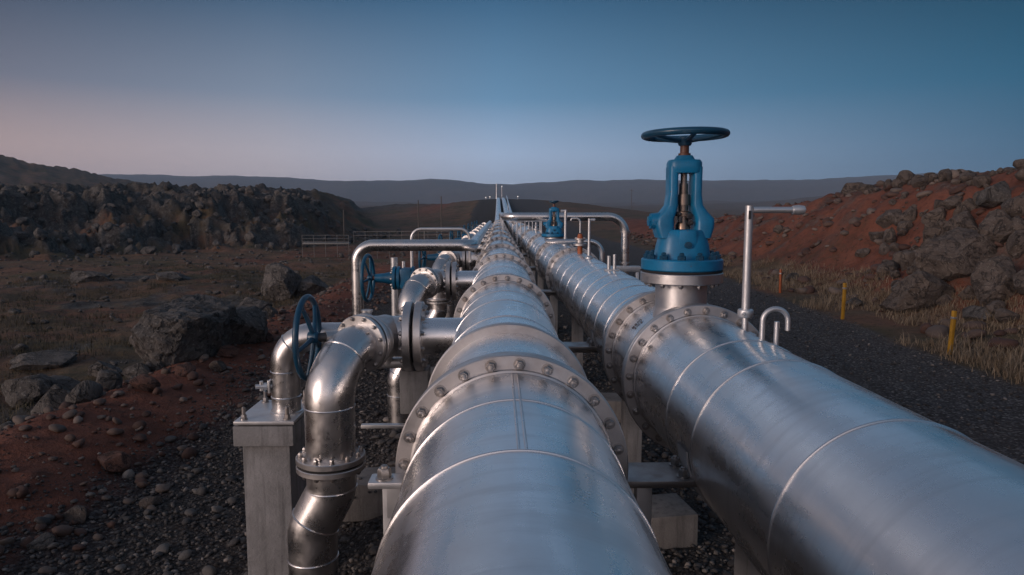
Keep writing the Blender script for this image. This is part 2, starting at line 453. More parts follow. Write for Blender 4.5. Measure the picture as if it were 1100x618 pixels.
def height(x, y, full=False):
    Z = zones(x, y); x, y, r = Z['x'], Z['y'], Z['r']
    und = fbm(x * .16, y * .16, octv=5, seed=31)
    small = fbm(x * .9, y * .9, octv=4, seed=41)
    offL = 1 - sst(-8.5, -4.2, x + .0 * y)
    z = offL * (-.55 + und * .55 + small * .16) * (1 - .25 * sst(20, 40, y))
    # low berm of red scoria beside the gravel pad
    z = z + .50 * np.exp(-((x + 6.5) / 1.25) ** 2) * (1 - sst(25, 50, y)) * (1 + Z['w'] * .5)
    z = z + .05 * fbm(x * 1.4, y * 1.4, octv=4, seed=51) * sst(-1.5, -4.5, x)
    # right verge and bank
    verge = sst(0, 3, x - Z['roadR'])
    z = z + verge * (.12 + small * .16)
    rough = fbm(x * .55, y * .55, octv=5, seed=61)
    z = z + Z['bank'] * (1 + .10 * und) + sst(.1, 1.5, Z['bank']) * rough * .42
    # mound that carries the line
    z = z + Z['mound'] * (7.4 + und * .35 * sst(4, 10, np.abs(x - 1)))
    # lava terraces on the left
    cd = Z['cd']; f1, f2, cid = worley(x * .22 + und * .8, y * .22 + small * .25, 5)
    g1, g2, cid2 = worley(x * .65, y * .65, 6)
    broken = (cid - .4) * 1.7 + (f2 - f1) * .9 - .5 + (cid2 - .5) * .5 + small * .5
    tall = np.interp(x, [-400, -70, -45, -30, -22, -16], [1.0, 1.0, 1.0, 1.0, .86, .5])
    cx_ = fbm(x * .35, y * .35, octv=5, seed=44) * 3.2
    terr = 2.2 * sst(-1, 7, cd + broken * 2.2) + 3.0 * sst(8, 17, cd + broken * 3.0 + cx_) + 1.6 * sst(22, 44, cd + broken * 3 + cx_)
    endw = sst(-5, 9, -(x + .205 * y) + 5 * und)
    terr = terr * endw
    rockw = endw * np.maximum(sst(-1, 2, cd) * (1 - sst(30, 60, cd)), 0) * np.where(x < -9, 1., 0)
    z = z + np.where(x < -9, 1, 0) * (terr * tall * (1 - .5 * sst(-20, -12, x)) + rockw * (broken * .55 + .45 * cx_ / 3.2 + .55 * (1 - 2.6 * np.abs(fbm(x * .42 + 9, y * .42, octv=5, seed=46, gain=.6))))) * (1 - sst(400, 700, r))
    rw = rockw * np.clip(.75 + .7 * small + .35 * (cid - .5), 0, 1) * (1 - .8 * np.exp(-((cd - 8.) / 1.7) ** 2))
    # left hill
    z = z + 27 * np.exp(-(((x + 285) / 105) ** 2 + ((y - 360) / 120) ** 2)) * (1 + .12 * und + .10 * fbm(x * .03, y * .03, octv=4, seed=71))
    # low dark outcrop right of the cliff
    z = z + 5. * np.exp(-(((x + 40) / 22) ** 2 + ((y - 240) / 30) ** 2)) * (1 + .25 * fbm(x * .1, y * .1, octv=4, seed=72))
    # open plain rising to rolling hills, then the far ridge
    rol = fbm(x * .0042, y * .0042, octv=5, seed=81)
    far = sst(230, 1500, r)
    z = z + far * (20 + 11 * rol) + sst(150, 500, r) * (2.0 * fbm(x * .02, y * .02, octv=4, seed=82) - .8)
    ang = np.arctan2(x, y)
    rid = 99 + 9 * fbm(ang * 5.5, ang * 0 + 3.3, octv=5, seed=91) - 9 * np.exp(-((ang - .03) / .09) ** 2) + 8 * sst(-.1, -.7, ang)
    z = z + rid * sst(1500, 2600, r) * (1 + .03 * rol)
    z = z + 14 * sst(800, 1350, r) * (1 - sst(1350, 1700, r)) * sst(.05, .5, ang) * (.5 + fbm(ang * 7, ang * 0, octv=4, seed=95))
    # flat pad, road and line corridor
    flat_ = sst(Z['left'] - .8, Z['left'] + .6, x) * (1 - sst(Z['roadR'] - .6, Z['roadR'] + .8, x)) * (1 - sst(80, 100, y))
    z = z * (1 - flat_) + flat_ * (.03 * fbm(x * .7, y * .7, octv=3, seed=99) - .05 * sst(4, 6, x) - .22 * sst(-1.1, -1.9, x) * (1 - sst(9, 12, y)))
    if full:
        Z['rock'] = np.clip(np.maximum(rw, sst(60, 90, r) * 0 + np.exp(-(((x + 40) / 26) ** 2 + ((y - 240) / 36) ** 2)) * .8), 0, 1)
        bankrock = sst(.3, 1.2, Z['bank']) * sst(.0, .4, fbm(x * .45, y * .45, octv=5, seed=63)) * .6
        Z['rock'] = np.maximum(Z['rock'], np.where(x > 8, bankrock * (1 - sst(20, 60, Z['u'])), 0))
        lrock = np.where((x < -7) & (y < 40), sst(.12, .5, fbm(x * .3, y * .3, octv=4, seed=64)) * .8, 0)
        Z['rock'] = np.maximum(Z['rock'], lrock)
        return z, Z
    return z

def H(x, y): return float(height(np.array([float(x)]), np.array([float(y)]))[0])

def build_terrain():
    rr = [.8]
    while rr[-1] < 3000:
        r = rr[-1]
        k = .016 if r < 6 else .011 if r < 40 else .0062 if r < 115 else .012 if r < 300 else .022
        rr.append(r * (1 + k))
    rr = np.array(rr)
    fine = np.radians(np.arange(-43, 41.01, .13)); coarse = np.radians(np.arange(41.01 + 3.5, 360 - 43 - 1, 3.5))
    th = np.concatenate([fine, coarse]); nt_, nr = len(th), len(rr)
    R, T = np.meshgrid(rr, th, indexing='ij')
    x = R * np.sin(T); y = R * np.cos(T)
    z, Z = height(x.ravel(), y.ravel(), True)
    V = np.stack([x.ravel(), y.ravel(), z], 1)
    colr = np.zeros((len(V), 4), np.float32)
    colr[:, 0] = Z['red']; colr[:, 1] = Z['grav']; colr[:, 2] = Z['rock']; colr[:, 3] = 1
    ii, jj = np.meshgrid(np.arange(nr - 1), np.arange(nt_), indexing='ij')
    j2 = (jj + 1) % nt_
    Fq = np.stack([ii * nt_ + jj, ii * nt_ + j2, (ii + 1) * nt_ + j2, (ii + 1) * nt_ + jj], 2).reshape(-1, 4)[:, ::-1]
    # centre patch
    c0 = len(V); V = np.vstack([V, [[0, 0, 0]]]); colr = np.vstack([colr, [[0, 1, 0, 1]]])
    gx = Z['x']; zone = np.zeros(len(Fq), int)
    fx = gx[Fq[:, 0]]; fy = Z['y'][Fq[:, 0]]; fr = Z['r'][Fq[:, 0]]
    g_ = Z['grav'][Fq[:, 0]] > .5
    zone[g_ & (fx < 3.3)] = 1
    zone[g_ & (fx >= 3.3)] = 2
    zone[(~g_) & (fx > 9) & (Z['u'][Fq[:, 0]] > .3) & (fr < 120) & (fy > -30)] = 3
    zone[(~g_) & (fx < -9) & (Z['cd'][Fq[:, 0]] > -1) & (fr < 260)] = 4
    zone[(~g_) & (fr >= 260)] = 5
    for zid, nm in enumerate(['ground', 'gravel_pad', 'gravel_road', 'embankment', 'lava_terrace', 'hills']):
        fs = Fq[zone == zid]
        if zid == 1:
            tri = np.stack([np.full(nt_, c0), np.arange(nt_), (np.arange(nt_) + 1) % nt_, (np.arange(nt_) + 1) % nt_], 1)
        used, inv = np.unique(fs.ravel(), return_inverse=True)
        o = npmesh(nm, V[used], inv.reshape(-1, 4), M['terrain'], kind='structure')
        at = o.data.color_attributes.new('zone', 'FLOAT_COLOR', 'POINT')
        at.data.foreach_set('color', colr[used].ravel())
    # small disc below the camera closing the sheet's centre
    m = MB(); pts = [(V[k][0], V[k][1], V[k][2]) for k in range(nt_)]
    m.add([(0, 0, 0)] + pts, [(0, k + 1, (k + 1) % nt_ + 1) for k in range(nt_)])
    o = m.build('gravel_bed', M['terrain']); o['kind'] = 'structure'
    at = o.data.color_attributes.new('zone', 'FLOAT_COLOR', 'POINT')
    at.data.foreach_set('color', np.tile(np.array([0, 1, 0, 1], np.float32), nt_ + 1))
build_terrain()

# pixel of the photo -> point of the ground it shows (used once to read places off the photograph)
_rot = Matrix.Rotation(-YAW, 3, 'Z') @ Matrix.Rotation(PI / 2 - PITCH, 3, 'X')
def ray(px, py): return (_rot @ Vector(((px - 550) / F, -(py - 309) / F, -1))).normalized()
def ground_at(px, py, tmax=140):
    d = ray(px, py); ts = np.concatenate([np.arange(3, 40, .05), np.arange(40, tmax, .25)])
    X = d.x * ts; Y = d.y * ts; ZZ = CAMZ + d.z * ts
    hit = np.nonzero(ZZ <= height(X, Y))[0]
    t = ts[hit[0]] if len(hit) else tmax
    return Vector((d.x * t, d.y * t, CAMZ + d.z * t)), t

# ------------------------------------------------------------------ the two main pipelines
LX, RX, PZ, PR = .07, 1.56, 2.0, .5
def line_pts(X, y0, y1, sag=0):
    ys = list(np.arange(y0, 84, 2.)) + list(np.arange(84, y1, 4.)) + [y1]
    return [(X, y, PZ + float(climb(y))) for y in ys]

bolt_me = {}
def bolt_mesh(kind, r, h):
    if kind not in bolt_me:
        o = MB().bolt((0, 0, 0), (0, -1, 0), r, h).build('bolt', M['bolt'])
        bolt_me[kind] = o.data; COL.objects.unlink(o); bpy.data.objects.remove(o)
    return bolt_me[kind]

def put_bolt(kind, loc, ax, parent, r=.026, h=.03, spin=0.):
    o = link('bolt', bolt_mesh(kind, r, h), parent, loc)
    o.rotation_mode = 'QUATERNION'
    o.rotation_quaternion = Vector((0, -1, 0)).rotation_difference(Vector(ax)) @ Quaternion((0, -1, 0), spin)
    return o

def weld(mb, X, Y, R=PR, w=.010, z=None):
    mb.torus(R + .001, w, (X, Y, (PZ + float(climb(Y))) if z is None else z), (0, 1, 0), 96, 8)

def mainpipe(name, label, X, flange_ys, weld_ys, nb=24, nearbolts=4, seam=None, group='main pipelines', both=()):
    t = thing(name, label, 'pipeline', (X, 0, 0), 0, group)
    O = (X, 0, 0)
    b = MB(); pts = line_pts(X, -2.5, 228)
    b.tube(pts, PR, 96); b.build('barrel', M['alu'], t, origin=O)
    w = MB(); weld(w, 0, 0, w=.0055, z=0); wo = w.build('weld_seam', M['weld'], t, (0, weld_ys[0], PZ))
    for y in weld_ys[1:]: link('weld_seam', wo.data, t, (0, y, PZ + float(climb(y))))
    if seam:
        w = MB()
        for dx_ in (-.013, .013): w.tube([(X + seam[2] + dx_, seam[0], PZ + PR - .001), (X + seam[2] + dx_, seam[1], PZ + PR - .001)], .006, 10)
        w.build('seam_strip', M['weld'], t, origin=O)
    far = MB(); n = 0
    for i, y in enumerate(flange_ys):
        f = MB(); zc = PZ + float(climb(y)); seg = 96 if y < 20 else 40
        f.ring(PR - .01, .592, .052, (X, y, zc), (0, 1, 0), seg)
        f.ring(PR - .01, .589, .052, (X, y + .066, zc), (0, 1, 0), seg)
        f.torus(PR + .006, .014, (X, y - .004, zc), (0, 1, 0), seg, 8)
        fo = f.build('flange', M['flange'], t, origin=O)
        MB().ring(PR - .02, .574, .016, (X, y + .051, zc), (0, 1, 0), seg, .002).build('gasket', M['gasket'], fo, origin=O)
        faces = [(y, -1)]
        if y > 8.5 and y < 30: pass
        for (yy, sg) in faces:
            for k in range(nb):
                a = 2 * PI * (k + .25) / nb
                p = Vector((X + .546 * math.sin(a), yy, zc + .546 * math.cos(a)))
                if i < nearbolts:
                    put_bolt('main', p - Vector(O), (0, sg, 0), fo, .025, .030, random.random() * 3)
                elif y < 42 and math.cos(a) > -.5:
                    far.lathe([(.034, 0), (.030, .02), (.012, .034)], p, (0, sg, 0), 6)
    fb = far.build('flange_bolts', M['bolt'], t, origin=O); fb['kind'] = 'stuff'
    return t

lf = [3.42, 8.0, 12.1, 15.9, 20.5, 26, 33, 41, 51, 64]
lw = [.9, 1.45, 2.28, 2.92, 4.9, 5.35, 6.35, 7.1, 9.2, 10.3, 11.2, 13.2, 14.4, 17, 18.4, 21, 22.4, 25, 29, 33, 37, 41]
LP = mainpipe('pipeline', 'main silver pipeline running straight under the camera, joined by the side branches on its left', LX, lf, lw, seam=(2.285, 3.40, .012))
# plain collar behind the near flange, with a cone of cladding between them
c = MB()
c.lathe([(PR - .01, 4.60), (.552, 4.60), (.56, 4.608), (.56, 4.66), (.552, 4.668), (PR - .01, 4.668)], (LX, 0, PZ), (0, 1, 0), 96)
co = c.build('collar', M['flange'], LP, origin=(LX, 0, 0))
rf = [5.28, 6.30, 14.2, 18.4, 24, 31, 40, 52, 66]
rw = [1.45, 2.60, 3.70, 4.28] + [6.95, 7.6, 8.35, 9.0, 9.9, 10.9, 11.9, 13.0] + [15.2 + 1.35 * k for k in range(20)]
RP = mainpipe('pipeline', 'right-hand silver pipeline carrying the tall blue handwheel valve', RX, rf, rw)
# neck below the big valve, on the right pipeline
VX, VY = 1.525, 5.76
nk = MB()
nk.lathe([(.228, 2.42), (.222, 2.485), (.213, 2.50), (.211, 2.52), (.211, 2.725)], (VX, VY, 0), (0, 0, 1), 64)
nk.ring(.15, .335, .085, (VX, VY, 2.723), (0, 0, 1), 64)
nko = nk.build('valve_neck', M['flange'], RP, origin=(RX, 0, 0))
for k in range(12):
    a = 2 * PI * (k + .5) / 12
    put_bolt('neck', Vector((VX - RX + .285 * math.cos(a), VY + .285 * math.sin(a), 2.722)), (0, 0, -1), nko, .021, .026, k)
# saddle plate where the neck meets the shell
# stencil on the spool between the two flanges
def stencil(text, size, mat, name, parent, place, depth=.0015):
    cu = bpy.data.curves.new(name, 'FONT'); cu.body = text; cu.size = size; cu.align_x = 'CENTER'; cu.align_y = 'CENTER'; cu.extrude = depth
    o = bpy.data.objects.new('tmp_text', cu); COL.objects.link(o)
    dg = bpy.context.evaluated_depsgraph_get(); me = bpy.data.meshes.new_from_object(o.evaluated_get(dg))
    COL.objects.unlink(o); bpy.data.objects.remove(o)
    for v in me.vertices: v.co = place(v.co)
    me.materials.clear(); me.materials.append(mat)
    return link(name, me, parent)
def on_pipe(co):   # wrap text round the spool on its upper left side, reading along the pipe
    a0 = math.radians(-47); a = a0 + co.x / PR
    r = PR + .002 + co.z
    return Vector((r * math.sin(a), 5.93 + co.y, PZ + r * math.cos(a)))
stencil('ESM', .07, M['ink'], 'stencil_mark', RP, on_pipe)
stencil('3M3', .055, M['ink'], 'stencil_mark', RP, lambda co: on_pipe(Vector((co.x, co.y - .075, co.z))))

# ------------------------------------------------------------------ big blue gate valve
def handwheel(parent, R, r, c, axis, mat, nsp=5, dish=.05, name='handwheel', off=0.):
    ax = Vector(axis).normalized(); c = Vector(c)
    h = MB(); h.torus(R, r, c, ax, 64, 14)
    wo = h.build(name, mat, parent)
    MB().lathe([(.0, -.045), (.045, -.045), (.055, -.03), (.055, .03), (.04, .045), (.0, .045)], c - ax * dish, ax, 24).build('hub', mat, wo)
    up = Vector((0, 0, 1)) if abs(ax.z) < .9 else Vector((0, 1, 0))
    u = ax.cross(up).normalized(); w = ax.cross(u)
    for k in range(nsp):
        a = 2 * PI * k / nsp + off; d = math.cos(a) * u + math.sin(a) * w
        s = MB(); p0 = c - ax * dish + d * .03; p1 = c - ax * dish * .6 + d * R * .55; p2 = c + d * (R - r * .3)
        s.tube([p0, p1, p2], [.022, .019, .017], 10); s.build('spoke', mat, wo)
    return wo

V = thing('gate_valve', 'tall bright blue gate valve with open yoke standing on the right pipeline', 'valve', (VX, VY, 2.824))
V.scale = (1., 1., .885)
MB().ring(.10, .33, .018, (0, 0, -.014), (0, 0, 1), 64, .003).build('gasket', M['gasket'], V)
fl = MB(); fl.lathe([(.10, .004), (.322, .004), (.332, .014), (.332, .098), (.322, .108), (.10, .112)], (0, 0, 0), (0, 0, 1), 72)
flo = fl.build('flange', M['blue'], V)
for k in range(12):
    a = 2 * PI * (k + .5) / 12
    MB().lathe([(.034, 0), (.034, .035), (.028, .04), (.020, .042), (.020, .06), (.012, .068), (0, .068)], (.28 * math.cos(a), .28 * math.sin(a), .108), (0, 0, 1), 6).build('bolt', M['navy'], flo)
def loft(mb, secs, seg=40, p=3.2):
    """secs: (z, half x, half y, centre x) superellipse sections"""
    vs = []; fs = []
    for (z, hx, hy, cx) in secs:
        for k in range(seg):
            a = 2 * PI * k / seg; ca, sa = math.cos(a), math.sin(a)
            vs.append((cx + hx * math.copysign(abs(ca) ** (2 / p), ca), hy * math.copysign(abs(sa) ** (2 / p), sa), z))
    for i in range(len(secs) - 1):
        for k in range(seg):
            k2 = (k + 1) % seg; fs.append((i * seg + k, i * seg + k2, (i + 1) * seg + k2, (i + 1) * seg + k))
    fs.append(tuple(range(seg - 1, -1, -1))); fs.append(tuple((len(secs) - 1) * seg + k for k in range(seg)))
    return mb.add(vs, fs)
bd = MB()
loft(bd, [(.10, .235, .20, 0), (.14, .222, .19, 0), (.22, .212, .18, 0), (.30, .195, .165, 0), (.36, .18, .15, 0), (.375, .165, .14, 0)], 48, 2.8)
bd.box((0, 0, .25), (.15, .36, .26), (0, 0, 0), .03)
bd.build('bonnet', M['blue'], V)
MB().lathe([(0, 0), (.03, 0), (.03, .02), (.0, .022)], (.0, -.178, .24), (0, -1, 0), 16).build('plug', M['navy'], V)
# yoke: two arms that flare out at the bottom, bridged by a cap
for sx in (-1, 1):
    y_ = MB()
    secs = [(.30, .070, .125, sx * .145), (.36, .075, .12, sx * .158), (.42, .080, .115, sx * .165), (.48, .078, .112, sx * .163), (.54, .060, .105, sx * .128), (.60, .046, .100, sx * .102), (.70, .038, .095, sx * .097), (.86, .038, .092, sx * .098), (.95, .044, .092, sx * .094)]
    loft(y_, secs, 28, 4.0); y_.build('yoke_arm', M['blue'], V)
cp = MB(); loft(cp, [(.895, .128, .10, 0), (.905, .136, .105, 0), (.99, .136, .105, 0), (1.015, .122, .095, 0), (1.02, .08, .07, 0), (1.055, .06, .06, 0)], 40, 3.6)
cp.build('yoke_cap', M['blue'], V)
sb = MB(); sb.tube([(-.14, -.02, .455), (-.275, -.02, .455)], [.088, .07], 24); sb.tube([(-.262, -.02, .455), (-.292, -.02, .455)], .050, 6)
sb.build('side_boss', M['blue'], V)
sh = MB(); sh.box((.215, 0, .43), (.06, .14, .12), (0, 0, 0), .03); sh.build('side_lug', M['blue'], V)
st = MB()
st.tube([(0, 0, .30), (0, 0, 1.0)], .026, 20)
st.lathe([(.06, .36), (.06, .42), (.045, .45), (.045, .50), (.062, .50), (.062, .54), (.04, .55), (.04, .60), (.055, .60), (.05, .70), (.036, .70), (.036, .80)], (0, 0, 0), (0, 0, 1), 24)
sto = st.build('stem', M['brass'], V)
gl = MB(); gl.box((.035, -.05, .50), (.05, .045, .05), (0, .2, .2), .01); gl.box((-.035, -.05, .47), (.03, .04, .06), (0, .1, 0), .01)
gl.bolt((.05, -.06, .44), (0, -1, 0), .02, .03); gl.bolt((-.045, -.055, .52), (0, -1, 0), .016, .03)
gl.build('gland', M['darksteel'], V)
nt_ = MB(); nt_.lathe([(.05, 1.05), (.05, 1.075), (.036, 1.08), (.036, 1.16)], (0, 0, 0), (0, 0, 1), 20); nt_.build('stem_nut', M['rust'], V)
handwheel(V, .322, .032, (0, 0, 1.245), (-.015, .0, 1), M['navy'], 5, .055, off=.35)

# ------------------------------------------------------------------ vent pole with side arm and the lifting lug on the right pipeline
vp = thing('vent_pole', 'tall grey pole with a side arm on top, planted on the right pipeline', 'pole', (1.775, 4.93, 2.42))
b = MB(); b.tube([(0, 0, 0), (0, 0, .16)], .022, 20); b.tube([(0, 0, .15), (0, 0, .925)], .028, 20); b.build('shaft', M['galv'], vp)
b = MB(); b.lathe([(.0, .130), (.05, .130), (.055, .137), (.055, .18), (.05, .187), (.0, .187)], (0, 0, 0), (0, 0, 1), 24); b.bolt((-.03, -.055, .16), (0, -1, 0), .012, .015); b.build('collar', M['galv'], vp)
b = MB(); b.box((0, 0, .006), (.13, .13, .014)); b.build('base_plate', M['galv'], vp)
b = MB(); b.tube([(.026, 0, .895), (.36, 0, .895)], .022, 16); b.lathe([(.0, .30), (.03, .31), (.036, .35), (.03, .39), (0, .41)], (0, 0, .895), (1, 0, 0), 20); b.build('arm', M['galv'], vp)
b = MB(); b.box((-.004, -.029, .86), (.018, .008, .06), (0, 0, 0), .002); b.build('slot', M['darksteel'], vp)
lg = MB()
lg.tube(fillet([(1.705, 4.42, 2.44), (1.705, 4.42, 2.68), (1.87, 4.42, 2.68), (1.87, 4.42, 2.54)], .08), .017, 14)
lo = lg.build('lifting_hook', M['galv'], origin=(1.74, 4.42, 2.46)); tag(lo, 'bent bright steel hook on the right pipeline beside the vent pole', 'hook')
MB().tube([(1.79, 4.40, 2.42), (1.79, 4.40, 2.60)], .017, 14).build('pin', M['galv'], lo, origin=(1.74, 4.42, 2.46))
# small twin stub further along the right pipe
tw = MB(); tw.tube([(1.53, 9.6, 2.48), (1.53, 9.6, 2.70)], .025, 12); tw.tube([(1.61, 9.6, 2.48), (1.61, 9.6, 2.72)], .025, 12); tw.box((1.57, 9.6, 2.505), (.2, .12, .02))
tag(tw.build('stub_valve', M['galv'], origin=(1.57, 9.6, 2.5)), 'pair of short steel stubs on the right pipeline beyond the blue valve', 'pipe stub')

# ------------------------------------------------------------------ branch assemblies along the left pipeline
def branch(y0, near=True):
    """local frame: origin on the ground below the tee at X=-.95"""
    t = thing('branch_pipe', '', 'branch pipe', (-.95, y0, 0), 0, 'branch pipes along the left pipeline')
    z = 2.14; sg = 48 if near else 24
    MB().tube([(.66, 0, z), (.14, 0, z)], .172, sg).build('stub', M['alu'], t)
    for k, (x, s) in enumerate(((.215, 1), (.115, -1))):
        f = MB(); f.ring(.15, .325, .07, (x - .035 , 0, z), (1, 0, 0), sg)
        fo = f.build('flange', M['flange'], t)
        if near:
            for q in range(12):
                a = 2 * PI * (q + .5) / 12
                put_bolt('branch', (x + s * .035, .275 * math.cos(a), z + .275 * math.sin(a)), (s, 0, 0), fo, .022, .028, q)
    MB().lathe([(.15, 0), (.245, 0), (.245, .034), (.15, .034)], (.148, 0, z), (1, 0, 0), sg).build('gasket', M['gasket'], t)
    # tee body with a rounded end
    b = MB(); b.tube([(.11, 0, z), (-.30, 0, z)], .192, sg); b.lathe([(.192, 0), (.18, .05), (.145, .09), (.14, .12)], (-.28, 0, z), (-1, 0, 0), sg)
    bo = b.build('tee', M['steel'], t)
    # neck, ring and bend towards the front left, then the drop
    d = Vector((-.40, -.9165, 0)); s0 = Vector((-.10, 0, z))
    nk_ = MB(); nk_.tube([s0, s0 + d * .40], .205, sg); nk_.torus(.205, .012, s0 + d * .22, d, sg, 8); nk_.torus(.205, .012, s0 + d * .27, d, sg, 8); nk_.build('neck', M['flange'], t)
    f = MB(); f.ring(.17, .262, .045, s0 + d * .335, d, sg); f.ring(.17, .258, .045, s0 + d * .40, d, sg)
    fo = f.build('flange', M['flange'], t)
    if near:
        u = d.cross(Vector((0, 0, 1))).normalized()
        for q in range(12):
            a = 2 * PI * (q + .5) / 12; p = s0 + d * .445 + .232 * (math.cos(a) * u + Vector((0, 0, 1)) * math.sin(a))
            put_bolt('bend', p, d, fo, .018, .024, q)
    e = s0 + d * .88
    pth = fillet([s0 + d * .43, e, Vector((e.x, e.y, 1.26))], .52, 16)
    rs = [.178 + .027 * min(1, i / 14) for i in range(len(pth))]
    el = MB(); el.tube(pth, rs, sg)
    eo = el.build('elbow', M['steel'], t)
    for i in (7, 17):
        tg = (pth[i + 1] - pth[i - 1]).normalized() if i + 1 < len(pth) else Vector((0, 0, -1))
        MB().torus(rs[i] + .001, .006, pth[i], tg, sg, 6).build('weld_seam', M['weld'], eo)
    f = MB(); f.ring(.19, .285, .05, (e.x, e.y, 1.235), (0, 0, 1), sg); f.ring(.19, .285, .05, (e.x, e.y, 1.165), (0, 0, 1), sg)
    fo = f.build('flange', M['flange'], t)
    MB().ring(.18, .262, .016, (e.x, e.y, 1.217), (0, 0, 1), sg, .002).build('gasket', M['gasket'], fo)
    if near:
        for q in range(12):
            a = 2 * PI * (q + .5) / 12
            put_bolt('drop', (e.x + .247 * math.cos(a), e.y + .247 * math.sin(a), 1.285), (0, 0, 1), fo, .02, .034, q)
            put_bolt('dropb', (e.x + .247 * math.cos(a), e.y + .247 * math.sin(a), 1.165), (0, 0, -1), fo, .02, .028, q)
    lo_ = fillet([(e.x, e.y, 1.18), (e.x, e.y, .98), (e.x - .17, e.y - .02, .66), (e.x - .17, e.y - .02, -.25)], .25, 7)
    dp = MB(); dp.tube(lo_, .205, sg); do = dp.build('drop', M['steel'], t)
    for c_, a_ in (((e.x, e.y, 1.0), (0, 0, 1)), (lo_[9], lo_[10] - lo_[8]), ((e.x - .17, e.y - .02, .40), (0, 0, 1))):
        MB().torus(.206, .007, c_, a_, sg, 6).build('weld_seam', M['weld'], do)
    return t, e

ORD = ['nearest', 'second', 'third', 'fourth', 'fifth', 'sixth', 'seventh', 'eighth', 'ninth', 'tenth', 'eleventh', 'twelfth']
BY = [6.5, 11.8, 17.2, 22.6, 28.0, 33.4, 38.8, 44.2, 50., 56., 62.]
b1, e1 = branch(BY[0])
b1['label'] = 'nearest silver branch pipe, bending down in front of the concrete pillar'
# raised lettering on the nearest tee
def on_tee(co):
    a = math.radians(52) - co.y / .192; r = .193 + co.z
    return Vector((-.06 + co.x, -r * math.cos(a), 2.14 + r * math.sin(a)))
tx = stencil('OUUIU', .075, M['steel'], 'raised_lettering', b1, on_tee, .004)
# lateral run of the nearest branch to the pillar
lat = MB(); lp = fillet([(-.30, 0, 2.14), (-1.05, -.02, 2.14), (-1.05, -.02, 1.45)], .27, 12)
lat.tube(lp, .132, 40); lao = lat.build('lateral', M['steel'], b1)
for c_, a_ in ((lp[7], lp[8] - lp[6]), ((-1.05, -.02, 1.82), (0, 0, 1)), ((-1.05, -.02, 1.58), (0, 0, 1)), ((-.72, -.01, 2.14), (1, 0, 0))):
    MB().torus(.133, .006, c_, a_, 40, 6).build('weld_seam', M['weld'], lao)
tp = MB(); tp.tube([(-1.15, -.08, 1.69), (-1.30, -.12, 1.69)], .022, 12); tp.lathe([(0, 0), (.035, 0), (.035, .03), (0, .03)], (-1.20, -.1, 1.69), (-1, -.3, 0), 8)
tp.tube([(-1.25, -.105, 1.65), (-1.25, -.105, 1.74)], .018, 10); tp.box((-1.175, -.085, 1.69), (.02, .10, .12)); tp.build('drain_tap', M['galv'], lao)
# clamp with two stubs between tee and handwheel
cl = MB()
cl.tube([(-.36, -.20, 2.24), (-.36, -.20, 2.02)], .032, 14); cl.tube([(-.36, -.20, 2.24), (-.36, -.05, 2.31)], .032, 14)
cl.tube([(-.26, -.10, 2.30), (-.26, -.10, 2.39)], [.03, .05], 16); cl.lathe([(0, 0), (.055, 0), (.055, .02), (0, .02)], (-.26, -.10, 2.385), (0, 0, 1), 16)
cl.tube([(-.48, -.18, 2.215), (-.18, -.17, 2.215)], .026, 12); cl.tube([(-.46, -.16, 2.275), (-.2, -.15, 2.275)], .03, 12)
cl.lathe([(0, -.03), (.05, -.03), (.05, .03), (0, .03)], (-.36, -.2, 2.02), (1, 0, 0), 16)
cl.build('clamp', M['flange'], b1)
# lower drain pipe below the tee
dr = MB(); dr.tube([(-.38, .12, 1.86), (.12, .12, 1.86)], .055, 16); dr.tube([(-.1, .1, 1.86), (-.1, .06, 2.0)], .04, 12); dr.build('drain_pipe', M['galv'], b1)

b2, _ = branch(BY[1])
b2['label'] = 'second branch pipe along the left pipeline, just beyond the nearest one'
b4, _ = branch(BY[2], near=False); b4['label'] = 'third branch pipe along the left pipeline, behind the second'
for i in range(3, len(BY)):
    dup(b4, (-.95, BY[i], 0), '%s branch pipe along the left pipeline, counted from the camera' % ORD[i])

# dark blue handwheel on the nearest branch
hv = thing('handwheel_valve', 'dark navy handwheel on edge in front of the nearest branch, above the concrete pillar', 'valve', (-1.66, 6.04, 2.215))
handwheel(hv, .352, .026, (0, 0, 0), (1, -.02, 0), M['navy'], 5, -.05, off=.2)
b = MB(); b.tube([(.02, 0, 0), (.16, .03, -.005)], .04, 16); b.build('stem', M['darksteel'], hv)
b = MB(); b.tube([(.14, .03, -.005), (.40, .22, -.03)], [.05, .06], 18); b.build('bonnet', M['flange'], hv)

# side gate valves on branches two onwards
gv = thing('side_valve', 'teal gate valve with large handwheel on the second branch, before the bent pipe', 'valve', (-1.36, BY[1], 2.19), 0, 'side valves on the branch pipes')
b = MB(); b.tube([(.12, 0, -.05), (-.06, 0, -.02)], .13, 24); b.build('stub', M['steel'], gv)
b = MB()
for x in (-.05, -.29, -.36): b.ring(.05, .20, .05, (x - .05, 0, 0), (1, 0, 0), 32)
b.tube([(-.07, 0, 0), (-.36, 0, 0)], .15, 28); b.box((-.19, 0, .0), (.20, .34, .34), (0, 0, 0), .04); fo = b.build('body', M['teal'], gv)
for q in range(10):
    a = 2 * PI * q / 10
    put_bolt('side', (-.41, .17 * math.cos(a), .17 * math.sin(a)), (-1, 0, 0), fo, .02, .03, q)
b = MB(); b.tube([(-.36, 0, 0), (-.56, 0, 0), (-.72, 0, 0)], [.13, .085, .07], 24); b.build('bonnet', M['teal'], gv)
b = MB(); b.tube([(-.7, 0, 0), (-.86, 0, 0)], .035, 14); b.build('stem', M['rust'], gv)
handwheel(gv, .385, .03, (-.84, 0, .0), (1, -.08, 0), M['wheelblue'], 6, -.04, off=.1)
for i in range(2, len(BY)):
    c_ = dup(gv, (-1.02, BY[i], 2.19), 'teal gate valve with dark handwheel on the %s branch from the camera' % ORD[i])

